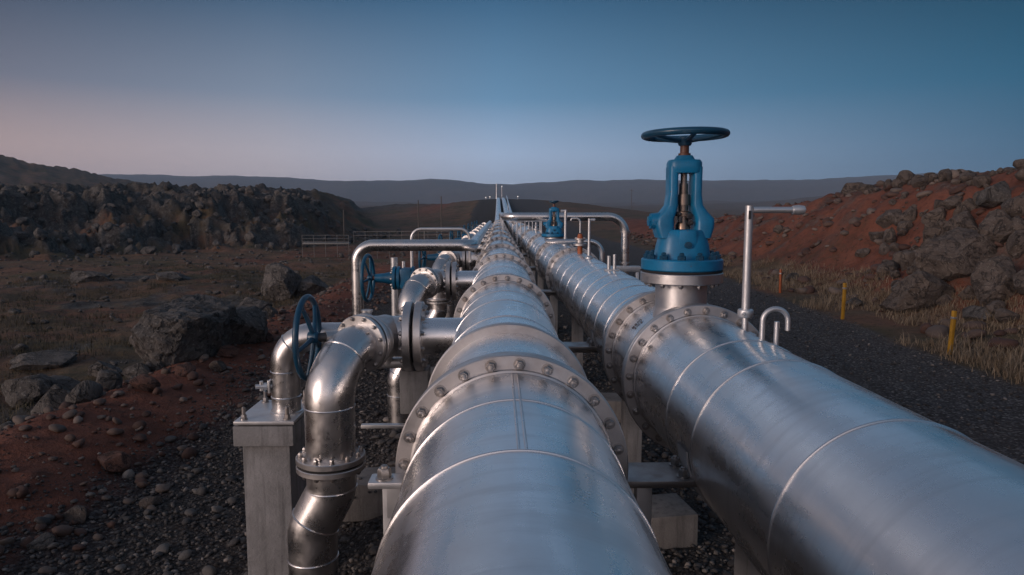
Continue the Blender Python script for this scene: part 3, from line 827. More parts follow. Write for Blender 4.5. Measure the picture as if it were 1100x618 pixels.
# ------------------------------------------------------------------ concrete pillar under the nearest branch
ps = thing('pipe_pillar', 'square concrete pillar with steel top plate at left, carrying the elbow of the nearest branch', 'pillar', (-2.12, 6.5, 0))
MB().box((0, .02, .40), (.43, .60, 1.62), (0, 0, 0), .014).build('column', M['concrete'], ps)
MB().box((0, .02, 1.29), (.54, .74, .185), (0, 0, 0), .012).build('cap', M['concrete'], ps)
MB().box((.0, .02, 1.389), (.47, .66, .018), (0, 0, 0), .004).build('grout_pad', M['gasket'], ps)
pl = MB(); pl.box((.01, .02, 1.413), (.54, .74, .03), (0, 0, 0), .004); plo = pl.build('base_plate', M['galv'], ps)
MB().lathe([(.15, 1.425), (.15, 1.44), (.135, 1.445), (.135, 1.47)], (.12, -.02, 0), (0, 0, 1), 40).build('riser_foot', M['steel'], ps)
for dx in (-.19, .20):
    for dy in (-.28, .31):
        a = MB(); a.lathe([(.034, 1.428), (.034, 1.440)], (dx, dy, 0), (0, 0, 1), 18); a.lathe([(.027, 1.44), (.027, 1.47), (.024, 1.474)], (dx, dy, 0), (0, 0, 1), 6); a.tube([(dx, dy, 1.47), (dx, dy, 1.535)], .017, 12); a.lathe([(.017, 1.535), (.010, 1.545), (0, 1.546)], (dx, dy, 0), (0, 0, 1), 12)
        a.build('anchor_bolt', M['bolt'], ps)

# ------------------------------------------------------------------ supports between and below the two lines
def support(y, label):
    t = thing('pipe_support', label, 'pipe support', (.82, y, 0), 0, 'steel pipe supports below the lines')
    tp_ = MB(); tp_.box((.005, 0, 1.80), (.62, .30, .035), (0, 0, 0), .004); tp_.box((.005, .0, 1.755), (.60, .012, .07), (0, 0, 0), .003); tpo = tp_.build('tie_plate', M['bolt'], t)
    for (dx, dy) in ((-.20, .10), (-.20, -.08), (.22, .1), (.22, -.08)): put_bolt('tie', (dx, dy, 1.818), (0, 0, 1), tpo, .028, .045, dx)
    ep = MB(); ep.box((-1.375, -.50, 1.97), (.17, .13, .035), (0, 0, 0), .012); ep.box((-1.33, -.48, 1.87), (.10, .012, .2), (0, 0, 0), .003); epo = ep.build('ear_plate', M['galv'], t)
    put_bolt('ear', (-1.385, -.51, 1.988), (0, 0, 1), epo, .035, .055, .3)
    for (x, yy, h) in ((-1.36, -.42, 1.95), (0.02, .04, 1.78)):
        MB().box((x, yy, h / 2), (.09, .09, h), (0, 0, 0), .006).build('post', M['galv'], t)
    MB().box((.70, .0, .76), (.20, .26, 1.52), (0, 0, 0), .012).build('leg', M['concrete'], t)
    MB().box((-.75, .0, .76), (.20, .26, 1.52), (0, 0, 0), .012).build('leg', M['concrete'], t)
    sd = MB()
    for cx in (LX - .82, RX - .82):
        pts = [(cx + .512 * math.cos(a), 0, PZ + .512 * math.sin(a)) for a in np.linspace(PI * 1.02, PI * 1.98, 30)]
        vs = []; fs = []
        for (px, _, pz) in pts:
            dx, dz = (px - cx) / .512, (pz - PZ) / .512
            for (rr_, yy) in ((.503, -.1), (.515, -.1), (.515, .1), (.503, .1)): vs.append((cx + dx * rr_, yy, PZ + dz * rr_))
        for i in range(len(pts) - 1):
            for k in range(4): fs.append((i * 4 + k, i * 4 + (k + 1) % 4, i * 4 + 4 + (k + 1) % 4, i * 4 + 4 + k))
        sd.add(vs, fs)
    sd.build('saddle', M['galv'], t)
    return t
SY = [3.86, 7.75, 13.2, 18.9, 24.8, 30.4, 36, 41.6]
s0 = support(SY[0], 'nearest steel tie plate and posts between the two pipelines, beside the big near flange')
for i, y in enumerate(SY[1:]):
    dup(s0, (.82, y, 0), '%s steel tie and posts between the pipelines, counted from the camera' % ORD[i + 1])
ft0 = MB().box((0, 0, 0), (.72, .55, .42), (0, 0, .04), .02).build('concrete_footing', M['concrete_dark'])
ft0.location = (-1.40, 7.7, .11); tag(ft0, 'dirty concrete footing on the gravel left of the near flange, beside the drop pipe', 'footing', 'concrete footings on the gravel')
for (x, y, rz, lab) in ((1.58, 6.80, .12, 'concrete footing under the right pipeline, just past the nearest tie plate'), (1.95, 11.0, -.1, 'concrete footing under the right pipeline below the big blue valve'), (-1.42, 13.0, .1, 'concrete footing left of the main pipeline below the second branch')):
    f = ft0.copy(); COL.objects.link(f); f.location = (x, y, .12); f.rotation_euler = (0, 0, rz); f['label'] = lab
# tall block that carries the near branch flange
rest = thing('pipe_rest', 'small concrete block on a steel stem right under the flange pair of the nearest branch', 'pipe rest', (-.80, 6.62, 0))
MB().box((0, 0, 1.60), (.27, .27, .42), (0, 0, 0), .014).build('block', M['concrete'], rest)
MB().tube([(0, 0, -.3), (0, 0, 1.4)], .055, 16).build('stem', M['galv'], rest)
br = MB(); br.box((-.24, -.30, 1.33), (.46, .06, .035), (0, 0, 0), .006); br.box((-.03, -.14, 1.33), (.05, .30, .03), (0, 0, 0), .006); br.build('bar', M['galv'], rest)

# ------------------------------------------------------------------ raised side pipes, hoops, poles
def pipe_thing(name, label, cat, pts, r, bend, mat='steel', seg=28, group=None, welds=()):
    o = MB().tube(fillet(pts, bend, 10), r, seg).build(name, M[mat], origin=pts[0])
    return tag(o, label, cat, group)
bp = pipe_thing('bent_pipe', 'bright bent pipe rising from the ground at left and running right to the pipeline', 'pipe', [(-2.86, 14.2, -.3), (-2.86, 14.2, 2.63), (-.52, 14.2, 2.63), (-.52, 46, 2.63)], .118, [.34, .25])
pipe_thing('hoop_pipe', 'thin pale hoop pipe arching above the bent pipe', 'pipe', [(-1.90, 15.4, 0.), (-1.90, 15.4, 2.93), (-.62, 15.4, 2.93), (-.62, 15.4, 2.2)], .035, .22, 'galv', 16)
for (x, y, h, lab) in ((-2.02, 13.6, 2.42, 'short grey post standing behind the second side valve'), (-1.84, 13.6, 2.35, 'thinner short post right of the grey post behind the second side valve')):
    tag(MB().tube([(x, y, -.1), (x, y, h)], .07 if h > 2.4 else .035, 14).build('steel_post', M['galv'], origin=(x, y, 0)), lab, 'post')
# raised cross pipe on the right
xp = thing('raised_pipe', 'long raised silver pipe crossing above both lines and dropping on the right', 'pipe', (3.65, 20, 0))
b = MB(); b.tube(fillet([(3.65, 20, -.2), (3.65, 20, 3.17), (.20, 20, 3.17), (.20, 62, 3.17), (.20, 70, 2.2)], [.5, .4, 1.5]), .115, 28); b.build('barrel', M['steel'], xp, origin=(3.65, 20, 0))
b = MB(); b.lathe([(0, 0), (.15, 0), (.15, .05), (0, .05)], (3.65, 20, 1.82), (0, 0, 1), 24); b.lathe([(0, 0), (.14, 0), (.14, .04), (0, .04)], (3.65, 20, 2.72), (0, 0, 1), 24); b.build('joint_ring', M['flange'], xp, origin=(3.65, 20, 0))
for (y, zz) in ((28, 3.06), (40, 3.06), (52, 3.06)): MB().box((.20, y, zz / 2 + 1.2), (.06, .06, zz - 2.4 + .0)).build('prop', M['galv'], xp, origin=(3.65, 20, 0))
bb = MB(); bb.box((3.45, 19.7, 1.70), (1.15, .22, .16)); bo = bb.build('steel_beam', M['galv'], origin=(3.45, 19.7, 0)); tag(bo, 'horizontal steel beam at the foot of the long raised pipe', 'beam')
for x in (2.95, 3.95): MB().box((x, 19.7, .8), (.1, .1, 1.64)).build('post', M['galv'], bo, origin=(3.45, 19.7, 0))
tpx = MB(); tpx.tube([(4.0, 19.6, 1.72), (4.12, 19.6, 1.72)], .03, 10); tpx.tube(fillet([(4.08, 19.6, 1.72), (4.22, 19.6, 1.72), (4.22, 19.6, 1.2)], .06, 6), .025, 10); tpx.lathe([(0, 0), (.06, .02), (.07, .12), (.05, .2), (0, .22)], (4.22, 19.6, 1.25), (0, 0, 1), 14)
tag(tpx.build('drain_valve', M['galv'], origin=(4.1, 19.6, 1.7)), 'small pale tap hanging from the end of the steel beam', 'tap')
pipe_thing('looped_pipe', 'lower looped pipe beside the right pipeline, below the long raised pipe', 'pipe', [(1.1, 16.2, 2.62), (2.42, 16.2, 2.62), (2.42, 16.2, 1.2)], .06, .3)
# climbing side pipe
ip = MB(); ip.tube([(.86, 40, 2.78), (2.75, 226, 8.5)], .11, 20); ip.lathe([(0, -.02), (.15, 0), (.15, .1), (.11, .12)], (.86, 40, 2.78), (.006, .99, .033), 20)
ipo = ip.build('climbing_pipe', M['steel'], origin=(.86, 40, 2.78)); tag(ipo, 'slim bright pipe with a capped end climbing the mound beside the lines', 'pipe')
for y, h in ((41, 2.78), (70, 3.68), (110, 4.9)):
    MB().tube([(.86 + (y - 40) / 98.4, y, h - 1.3), (.86 + (y - 40) / 98.4, y, h)], .04, 8).build('prop', M['galv'], ipo, origin=(.86, 40, 2.78))
# things standing on the right pipeline
def on_right(y): return PZ + PR - .01
fv = dup(V, (1.56, 19.5, 2.62), 'smaller blue gate valve far along the right pipeline behind the thin poles')
fv.scale = (1.05, 1.05, .78)
for o in list(COL.objects):
    if o.parent == fv and o.name.startswith('handwheel'):
        o.scale = (.35, .35, 1.0)
MB().lathe([(.25, -.15), (.25, 0)], (0, 0, 0), (0, 0, 1), 24).build('foot', M['flange'], fv)
def pole(x, y, h, r, lab, head=None, z0=None):
    z0 = on_right(y) if z0 is None else z0
    t = thing('steel_pole', lab, 'pole', (x, y, z0), 0, 'thin steel poles on and beside the lines')
    MB().tube([(0, 0, -.02), (0, 0, h)], r, 14).build('shaft', M['galv'], t)
    b = MB(); b.lathe([(0, 0), (r * 2.6, 0), (r * 2.6, .03), (r * 1.3, .06), (r * 1.3, .2), (0, .2)], (0, 0, 0), (0, 0, 1), 16); b.build('foot', M['galv'], t)
    if head == 'L':
        MB().tube([(-.12, 0, h - .02), (.02, 0, h - .02)], r * .9, 10).build('arm', M['galv'], t)
    if head == 'T':
        MB().tube([(-.02, 0, h - .02), (.1, 0, h - .02)], r * .9, 10).build('arm', M['galv'], t)
    return t
pole(1.64, 17.0, .86, .035, 'tallest thin pole with a short arm pointing left, on the right pipeline', 'L')
pole(1.58, 12.1, .70, .025, 'thin pole nearest the camera on the right pipeline, beyond the blue valve', 'T')
pole(1.60, 21.5, .62, .025, 'thin pole just behind the smaller blue valve')
pole(1.52, 24.5, .70, .03, 'thin pole between the rail frame and the smaller blue valve')
pole(1.50, 34., .7, .03, 'farthest thin pole on the right pipeline, inside the rail frame')
pipe_thing('hooked_pipe', 'thin hooked pipe curling left above the orange fitting', 'pipe', [(1.60, 13.6, 2.9), (1.60, 13.6, 3.18), (1.42, 13.6, 3.18), (1.42, 13.6, 3.14)], .018, .08, 'galv', 12)
of = thing('orange_fitting', 'small orange and silver fitting on the right pipeline under the hooked pipe', 'fitting', (1.60, 13.6, 2.48))
b = MB(); b.tube([(0, 0, 0), (0, 0, .17)], .05, 16); b.tube([(0, 0, .29), (0, 0, .40)], [.07, .04], 16); b.build('pipe', M['orange'], of)
b = MB(); b.lathe([(0, .17), (.14, .17), (.14, .21), (.07, .23), (.07, .28), (.11, .29), (.11, .31), (0, .31)], (0, 0, 0), (0, 0, 1), 20); b.box((0, 0, .30), (.20, .05, .06)); b.build('body', M['flange'], of)
rl = thing('rail_frame', 'pale rail frame of short posts standing over the right pipeline far along', 'railing', (1.4, 30, 2.3))
MB().tube([(-.62, 0, .62), (.74, 0, .62)], .03, 10).build('rail', M['galv'], rl)
for x in (-.58, -.42, -.24, .08, .40, .70): MB().tube([(x, 0, -.4 if abs(x) > .5 else .0), (x, 0, .62)], .026, 10).build('post', M['galv'], rl)
for (x, y, lab) in ((1.5, 27.5, 'small silver fitting inside the rail frame'), ):
    q = MB(); q.tube([(x, y, 2.45), (x, y, 2.9)], .05, 12); q.lathe([(0, 0), (.12, 0), (.12, .05), (.06, .08), (.06, .16), (.1, .18), (0, .24)], (x, y, 2.6), (0, 0, 1), 16)
    tag(q.build('relief_valve', M['galv'], origin=(x, y, 2.45)), lab, 'fitting')

# railings on the left
def railing(label, p0, p1, h, npost, rails=(1., .55), r=.03, deck=False):
    p0, p1 = Vector(p0), Vector(p1)
    t = thing('railing', label, 'railing', p0)
    for k in range(npost):
        p = p0.lerp(p1, k / (npost - 1)); zg = H(p.x, p.y)
        MB().tube([(p.x, p.y, min(zg, p.z) - .1), (p.x, p.y, p.z + h)], r, 8).build('post', M['dull'], t, origin=p0)
    for f in rails:
        MB().tube([p0 + Vector((0, 0, h * f)), p1 + Vector((0, 0, h * f))], r * .9, 8).build('rail', M['dull'], t, origin=p0)
    if deck: MB().box(tuple((p0 + p1) / 2 + Vector((0, .4, .06))), ((p1 - p0).length, .8, .12)).build('deck', M['dull'], t, origin=p0)
    return t
railing('grey walkway railing with a deck on the moor at left', (-15.6, 56, .75), (-11.9, 56, .75), .72, 5, rails=(1., .62, .3), r=.017, deck=True)
railing('long low railing on the moor running right towards the far valves', (-11.6, 56.5, 1.1), (-3.0, 50, 1.35), .62, 9, r=.015)
railing('short railing behind the far side valves', (-4.2, 40, 1.5), (-.9, 44, 1.7), .85, 6, r=.028, rails=(1., .66, .33))

def utility(x, y, h, lab, arm=True):
    z = H(x, y)
    t = thing('utility_pole', lab, 'pole', (x, y, z), 0, 'distant utility poles')
    MB().tube([(0, 0, -.3), (0, 0, h)], [.09, .06], 8).build('shaft', M['wood'], t)
    if arm: MB().box((0, 0, h - .35), (1.3, .08, .1)).build('crossarm', M['wood'], t)
utility(-9.5, 84, 5.2, 'thin grey pole on the moor above the bent pipe', False)
utility(-6.6, 82, 5.4, 'thin grey pole on the moor left of the mound', False)
utility(-17.5, 80, 4.2, 'thin grey pole at the foot of the lava terrace', False)
utility(40, 210, 6.5, 'distant utility pole right of the mound, beyond the raised pipe')
utility(64, 330, 8, 'far utility pole left of the big handwheel')
utility(88, 330, 8, 'far utility pole right of the other one near the big handwheel')

def lamp(x, y, h, lab):
    z = H(x, y)
    t = thing('lamp_post', lab, 'lamp', (x, y, z), 0, 'lit lamps on the mound crest')
    MB().tube([(0, 0, -.2), (0, 0, h)], .07, 8).build('shaft', M['galv'], t)
    MB().lathe([(0, 0), (.10, .02), (.13, .10), (.09, .2), (0, .24)], (0, 0, h), (0, 0, 1), 12).build('lamp_head', M['lampglow'], t)
lamp(1.3, 232, 4.2, 'tall lit lamp on the crest just right of the mast')
lamp(6.4, 226, .9, 'low lit lamp on the crest right of the pipelines')
lamp(-2.6, 226, .7, 'low lit lamp on the crest left of the pipelines')
lamp(-3.9, 226, .6, 'leftmost low lit lamp on the mound crest')
ms = thing('mast', 'slim pale mast rising from the crest where the pipelines vanish', 'mast', (-.45, 232, H(-.45, 232)))
MB().tube([(0, 0, -.3), (0, 0, 5.2)], [.26, .16], 12).build('shaft', M['galv'], ms)

# yellow marker posts along the road
def marker(px, py, hpx, lab, mat='yellow', tilt=0.):
    p, t_ = ground_at(px, py); h = hpx * p.y / F
    t = thing('marker_post', lab, 'marker post', p, 0, 'marker posts along the road')
    t.rotation_euler = (0, tilt, random.random())
    MB().box((0, 0, h / 2 - .1), (.085, .085, h + .2), (0, 0, 0), .02).build('shaft', M[mat], t)
    MB().box((0, 0, h - .17), (.089, .089, .05), (0, 0, 0), .002).build('band', M['galv'], t)
marker(1020, 381, 49, 'nearest yellow marker post beside the road at right', tilt=.05)
marker(905, 343, 40, 'middle yellow marker post beside the gravel road', tilt=.02)
marker(838, 315, 26, 'farthest faded orange marker post beside the road', 'orange', tilt=-.02)

# ------------------------------------------------------------------ rocks
def ico(sub):
    bm = bmesh.new(); bmesh.ops.create_icosphere(bm, subdivisions=sub, radius=1)
    v = np.array([v.co[:] for v in bm.verts]); f = np.array([[q.index for q in p.verts] for p in bm.faces]); bm.free(); return v, f
ICO = {k: ico(k) for k in (1, 2, 3, 5, 6)}
def rock_verts(seed, size, sub=5, cuts=14, rough=.16):
    v, f = ICO[sub]; rg = np.random.default_rng(seed); p = v.copy()
    for _ in range(cuts + 4):
        n = rg.normal(size=3); n /= np.linalg.norm(n); d = rg.uniform(.46, .84)
        s = p @ n - d; p = p - np.clip(s, 0, None)[:, None] * n * .94
    q = p * 1.7 + seed * 3.1
    disp = fbm(q[:, 0], q[:, 1], q[:, 2], 5, seed % 50, .6) * rough * .8
    ridge = (1 - np.abs(fbm(q[:, 0] * 1.6, q[:, 1] * 1.6, q[:, 2] * 2.4, 5, seed % 40 + 3, .6)) * 4).clip(0, 1) * rough * .22
    p = p * (1 + disp - ridge)[:, None]
    return p * np.array(size), f
def rock(px, py, wpx, hpx, lab, mat='lava', seed=1, sub=5, depth=None, sink=.25, group=None, cuts=14, rough=.16, tilt=0.):
    p, t_ = ground_at(px, py); s = p.y / F
    hx, hz = wpx * s / 2, hpx * s / (2 - sink * 2) ; hy = depth or (hx * .8 + hz * .3)
    v, f = rock_verts(seed, (hx * 1.12, hy, hz * 1.12), sub, cuts, rough)
    c, s_ = math.cos(tilt), math.sin(tilt); v = v @ np.array([[c, 0, s_], [0, 1, 0], [-s_, 0, c]])
    v[:, 2] += hz * (1 - 2 * sink)
    o = npmesh('boulder', v, f, M[mat]); o.location = (p.x, p.y + hy * .55, min(p.z, H(p.x, p.y + hy * .5)) - .03)
    o.data.set_sharp_from_angle(angle=math.radians(28))
    return tag(o, lab, 'rock', group)
# left side
rock(172, 395, 128, 92, 'largest dark craggy boulder at left, on the edge of the red earth', 'lava', 58, 6, tilt=.3, rough=.22, cuts=12)
rock(236, 372, 86, 50, 'dark craggy rock leaning against the right side of the largest boulder', 'lava', 4, rough=.18)
rock(296, 326, 58, 44, 'dark pointed boulder on the left behind the navy handwheel', 'lava', 5, 6, rough=.19, cuts=20)
rock(264, 347, 50, 32, 'broken dark rock between the largest boulder and the pointed one', 'lava', 6)
rock(326, 318, 44, 22, 'low dark rock right of the pointed boulder', 'lava', 7)
rock(152, 420, 30, 17, 'rounded pinkish brown stone on the red slope below the largest boulder', 'redrock', 8, 5, sink=.12, cuts=5, rough=.06)
rock(116, 508, 34, 22, 'angular reddish stone on the dark gravel at lower left', 'redrock', 9, 5, sink=.12, cuts=9, rough=.06)
rock(18, 438, 62, 36, 'dark jagged rock at the left edge of the picture', 'lava', 10, rough=.18)
rock(66, 428, 54, 24, 'low dark rock beside the jagged one at the left edge', 'lava', 12, rough=.18)
rock(108, 408, 40, 22, 'low dark rock left of the largest boulder', 'lava', 13, rough=.22)
rock(40, 398, 70, 20, 'flat mossy dark outcrop on the moor at far left', 'lava', 14, rough=.2)
rock(88, 304, 60, 14, 'low dark outcrop in the middle of the moor', 'lava', 15, rough=.2)
rock(180, 302, 46, 12, 'small dark outcrop right of centre on the moor', 'lava', 16, rough=.2)
rock(232, 400, 22, 13, 'grey stone on the red slope below the largest boulder, at right', 'brownrock', 17, 3)
rock(196, 405, 26, 16, 'reddish stone under the largest boulder', 'redrock', 18, 3)
rock(258, 352, 16, 10, 'pale stone on the red earth behind the pointed boulder', 'brownrock', 19, 3)
rock(240, 385, 30, 14, 'dark red block on the red slope left of the navy handwheel', 'redrock', 21, 3)
rock(280, 366, 24, 12, 'dark red stone just left of the navy handwheel rim', 'redrock', 22, 3)
rock(78, 562, 32, 17, 'dark grey cobble among the gravel at lower left', 'brownrock', 23, 3, sink=.15, cuts=4, rough=.05)
rock(40, 590, 26, 17, 'dark rounded cobble at the bottom left corner', 'lava', 24, 3, sink=.15, cuts=4, rough=.05)
rock(160, 545, 24, 12, 'flat grey cobble on the gravel left of the pillar', 'brownrock', 25, 3, sink=.15, cuts=4, rough=.05)
# right bank outcrop
R_ = [(1000, 335, 92, 46, 'broad pale-streaked boulder at the foot of the right bank', 'brownrock', 31),
      (1048, 300, 84, 62, 'big brown boulder in the middle of the right rock outcrop', 'brownrock', 32),
      (1010, 296, 46, 44, 'upright brown rock left of the big boulder in the right outcrop', 'brownrock', 33),
      (1085, 320, 60, 50, 'dark boulder at the right edge of the picture', 'brownrock', 34),
      (1084, 262, 60, 46, 'upper boulder of the right outcrop at the picture edge', 'brownrock', 35),
      (1042, 255, 48, 34, 'brown rock above the big boulder in the right outcrop', 'brownrock', 36),
      (1078, 222, 50, 30, 'dark rock high on the right bank near the edge', 'lava', 37),
      (1006, 262, 26, 24, 'small upright rock above the upright one in the right outcrop', 'brownrock', 38),
      (960, 242, 36, 20, 'brown boulder half way up the red bank, left one of a pair', 'brownrock', 39),
      (982, 238, 20, 20, 'narrower brown boulder of the pair half way up the red bank', 'brownrock', 40),
      (948, 258, 26, 16, 'brown stone just below the pair on the red bank', 'brownrock', 41),
      (975, 318, 30, 18, 'dark stone left of the pale-streaked boulder', 'lava', 42),
      (1060, 345, 50, 18, 'low dark rock behind the nearest marker post', 'lava', 43),
      (920, 330, 24, 12, 'small dark stone beside the middle marker post', 'lava', 44),
      (853, 302, 20, 10, 'small dark rock near the farthest marker post', 'lava', 45),
      (840, 250, 14, 9, 'pale stone on the left end of the red bank', 'brownrock', 46),
      (930, 276, 22, 12, 'brown stone low on the red bank', 'brownrock', 47),
      (1030, 222, 30, 14, 'flat stone near the top of the right bank', 'brownrock', 48)]
for (px, py, w_, h_, lab, mt, sd) in R_: rock(px, py, w_, h_, lab, mt, sd, 6 if w_ > 40 else 5, rough=.15, cuts=20)
def crest_rock(px, w_, h_, lab, seed, d):
    x = (px - 535) / F * d; z = H(x, d); s = d / F
    v, f = rock_verts(seed, (w_ * s / 2 * 1.1, w_ * s / 2, h_ * s * .62), 5)
    v[:, 2] += h_ * s * .38
    o = npmesh('boulder', v, f, M['brownrock']); o.location = (x, d, z - .1); tag(o, lab, 'rock')
crest_rock(918, 30, 18, 'rounded brown boulder on top of the right bank', 51, 43)
crest_rock(941, 14, 13, 'smaller dark boulder right of the rounded one on the bank top', 52, 42)
crest_rock(1046, 16, 8, 'small rock on the skyline of the right bank', 53, 31)
crest_rock(1090, 20, 9, 'dark rock on the skyline at the right edge', 54, 28)

# ------------------------------------------------------------------ loose stones (uncountable)
def scatter(name, n, xy, smin, smax, mat, sub, power=3., flat_=.62, lift=.25, mask=None, sizefn=None):
    x, y = xy(n); 
    if mask is not None:
        k = mask(x, y); x, y = x[k], y[k]
    n = len(x); z = height(x, y)
    bv, bf = ICO[sub]; nv, nf = len(bv), len(bf)
    s = smin + (smax - smin) * RNG.random(n) ** power
    if sizefn is not None: s = s * sizefn(x, y)
    variants = []
    for k in range(10):
        p = bv.copy(); rg = np.random.default_rng(100 + k + sub * 20)
        for _ in range(6 if sub < 3 else 18):
            nn = rg.normal(size=3); nn /= np.linalg.norm(nn); d = rg.uniform(.6, .9)
            p = p - np.clip(p @ nn - d, 0, None)[:, None] * nn * .9
        q = p * 1.6 + k * 7.7
        p = p * (1 + (fbm(q[:, 0], q[:, 1], q[:, 2], 4, k) * .10 if sub > 2 else 0 * q[:, 0]))[:, None] + rg.normal(size=p.shape) * (.035 if sub < 3 else .006)
        variants.append(p * np.array([1, rg.uniform(.62, .95), rg.uniform(flat_ * .7, flat_ * 1.25)]))
    variants = np.array(variants); sel = RNG.integers(0, 10, n); a = RNG.random(n) * 2 * PI; tl = RNG.normal(size=n) * .25
    P = variants[sel] * s[:, None, None] * .5
    ct, st_ = np.cos(tl)[:, None], np.sin(tl)[:, None]
    X0, Y0, Z0 = P[..., 0] * ct + P[..., 2] * st_, P[..., 1], -P[..., 0] * st_ + P[..., 2] * ct
    ca, sa = np.cos(a)[:, None], np.sin(a)[:, None]
    W = np.stack([X0 * ca - Y0 * sa + x[:, None], X0 * sa + Y0 * ca + y[:, None], Z0 + z[:, None] + (s * lift * flat_)[:, None]], 2)
    Fc = (bf[None] + (np.arange(n) * nv)[:, None, None]).reshape(-1, 3)
    o = npmesh(name, W.reshape(-1, 3), Fc, M[mat], kind='stuff')
    if sub > 2: o.data.set_sharp_from_angle(angle=math.radians(24))
    return o

def uni(x0, x1, y0, y1, bias=1.):
    def g_(n): return x0 + (x1 - x0) * RNG.random(n), y0 + (y1 - y0) * RNG.random(n) ** bias
    return g_
isgrav = lambda x, y: zones(x, y)['grav'] > RNG.random(len(x)) ** 2 * .8 + .03
notgrav = lambda x, y: zones(x, y)['grav'] < .5
o = scatter('gravel', 30000, uni(-7.5, 3.2, 4.6, 17, 1.3), .022, .085, 'pebble', 1, 2.2, mask=isgrav)
tag(o, 'dark basalt gravel lying around the pipelines', 'gravel')
o = scatter('cobbles', 3200, uni(-9, 3.0, 4.8, 22, 1.3), .06, .19, 'pebble', 2, 3.2, mask=lambda x, y: zones(x, y)['grav'] > .35)
tag(o, 'larger rounded stones among the dark gravel', 'stones')
o = scatter('road_stones', 9000, uni(2.6, 11, 5, 40, 1.3), .025, .11, 'pebble', 1, 3.5, mask=isgrav)
tag(o, 'loose stones on the dark gravel road', 'stones')
o = scatter('scoria_stones', 7000, uni(-11.5, -3.6, 5.5, 34, 1.2), .03, .26, 'redstone', 2, 6., mask=lambda x, y: zones(x, y)['red'] > .3 + RNG.random(len(x)) * .3)
tag(o, 'red and grey stones strewn over the red earth', 'stones')
o = scatter('moor_stones', 1800, uni(-34, -7, 8, 66, .8), .06, .5, 'lava', 2, 5., mask=notgrav)
tag(o, 'scattered dark stones on the moor', 'stones')
o = scatter('bank_stones', 9000, uni(10.5, 34, 12, 95, 1.2), .05, .75, 'redstone', 2, 6., mask=lambda x, y: (zones(x, y)['u'] > -.6) & (fbm(x * .25, y * .25, octv=3, seed=77) > -.25))
tag(o, 'stones strewn over the red bank', 'stones')
o = scatter('terrace_blocks', 3000, uni(-75, -10, 44, 110, 1.), .2, 1.5, 'lava', 3, 3.2, flat_=.85, mask=lambda x, y: (zones(x, y)['cd'] > -2) & (zones(x, y)['cd'] < 26))
tag(o, 'broken lava blocks on the dark terrace', 'stones')
o = scatter('outcrop_rubble', 900, uni(12.5, 26, 15, 38, 1.), .15, 1.15, 'brownrock', 3, 2.6, flat_=.85, mask=lambda x, y: (zones(x, y)['u'] > 1.2) & (zones(x, y)['u'] < 7.2) & (x / y > .57 + .1 * fbm(x * .4, y * .4, octv=3, seed=70)))
tag(o, 'angular broken rock between the boulders of the right outcrop', 'stones')
o = scatter('boulder_rubble', 420, uni(-11.5, -6.6, 11, 27, 1.), .12, .75, 'lava', 3, 2.8, flat_=.85, mask=lambda x, y: fbm(x * .35, y * .35, octv=3, seed=79) > -.08)
tag(o, 'broken dark rock around the largest boulders at left', 'stones')
hp = scatter('gravel_heap', 160, lambda n: (-1.58 + RNG.normal(size=n) * .10, 7.60 + RNG.normal(size=n) * .09), .025, .07, 'pebble', 1, 1.5)
v = np.empty(len(hp.data.vertices) * 3, np.float32); hp.data.vertices.foreach_get('co', v); v = v.reshape(-1, 3)
rr_ = np.hypot(v[:, 0] + 1.58, v[:, 1] - 7.6); v[:, 2] += .31 + .14 * np.exp(-(rr_ / .13) ** 2) ; hp.data.vertices.foreach_set('co', v.ravel()); hp.data.update()
tag(hp, 'small heap of gravel on the concrete footing', 'gravel')

# ------------------------------------------------------------------ dry grass (uncountable)
def grass(name, n, xy, hmin, hmax, mat, mask, blades=12, spread=.13):
    x, y = xy(n); k = mask(x, y); x, y = x[k], y[k]; n = len(x)
    x = np.repeat(x, blades) + RNG.normal(size=n * blades) * spread; y = np.repeat(y, blades) + RNG.normal(size=n * blades) * spread
    z = height(x, y); m = len(x)
    h = hmin + (hmax - hmin) * RNG.random(m) ** 1.3 * np.repeat(.35 + .75 * RNG.random(n) ** 1.5, blades); a = RNG.random(m) * 2 * PI; lean = RNG.random(m) * 1.3 + .15
    w_ = .004 + .006 * RNG.random(m)
    dx, dy = np.cos(a), np.sin(a)
    b0 = np.stack([x - dy * w_, y + dx * w_, z - .03], 1); b1_ = np.stack([x + dy * w_, y - dx * w_, z - .03], 1)
    mid = np.stack([x + dx * lean * h * .35, y + dy * lean * h * .35, z + h * .6], 1)
    m0 = mid + np.stack([-dy * w_ * .8, dx * w_ * .8, 0 * w_], 1); m1 = mid - np.stack([-dy * w_ * .8, dx * w_ * .8, 0 * w_], 1)
    tip = np.stack([x + dx * lean * h, y + dy * lean * h, z + h * .97], 1)
    W = np.stack([b0, b1_, m1, m0, tip], 1).reshape(-1, 3); i = np.arange(m)[:, None] * 5
    Fc = np.concatenate([i + np.array([0, 1, 2]), i + np.array([0, 2, 3]), i + np.array([3, 2, 4])], 0)
    o = npmesh(name, W, Fc, M[mat], smooth=False, kind='stuff'); return o
vm = lambda x, y: (zones(x, y)['grav'] < .3) & (zones(x, y)['u'] < 1.8) & (x > 8) & (fbm(x * .45, y * .45, octv=3, seed=88) > .02)
o = grass('dry_grass', 5200, uni(8.8, 15, 11, 46, 1.4), .07, .42, 'grass', vm, 11)
tag(o, 'dry straw-coloured grass along the right road verge', 'grass')
lm = lambda x, y: (zones(x, y)['grav'] < .3) & (zones(x, y)['red'] < .4) & (fbm(x * .4, y * .4, octv=3, seed=89) > .0)
o = grass('heath_grass', 6500, uni(-26, -7.5, 9, 48, 1.3), .06, .30, 'moss', lm, 9, .16)
tag(o, 'dull heath grass on the moor at left', 'grass')

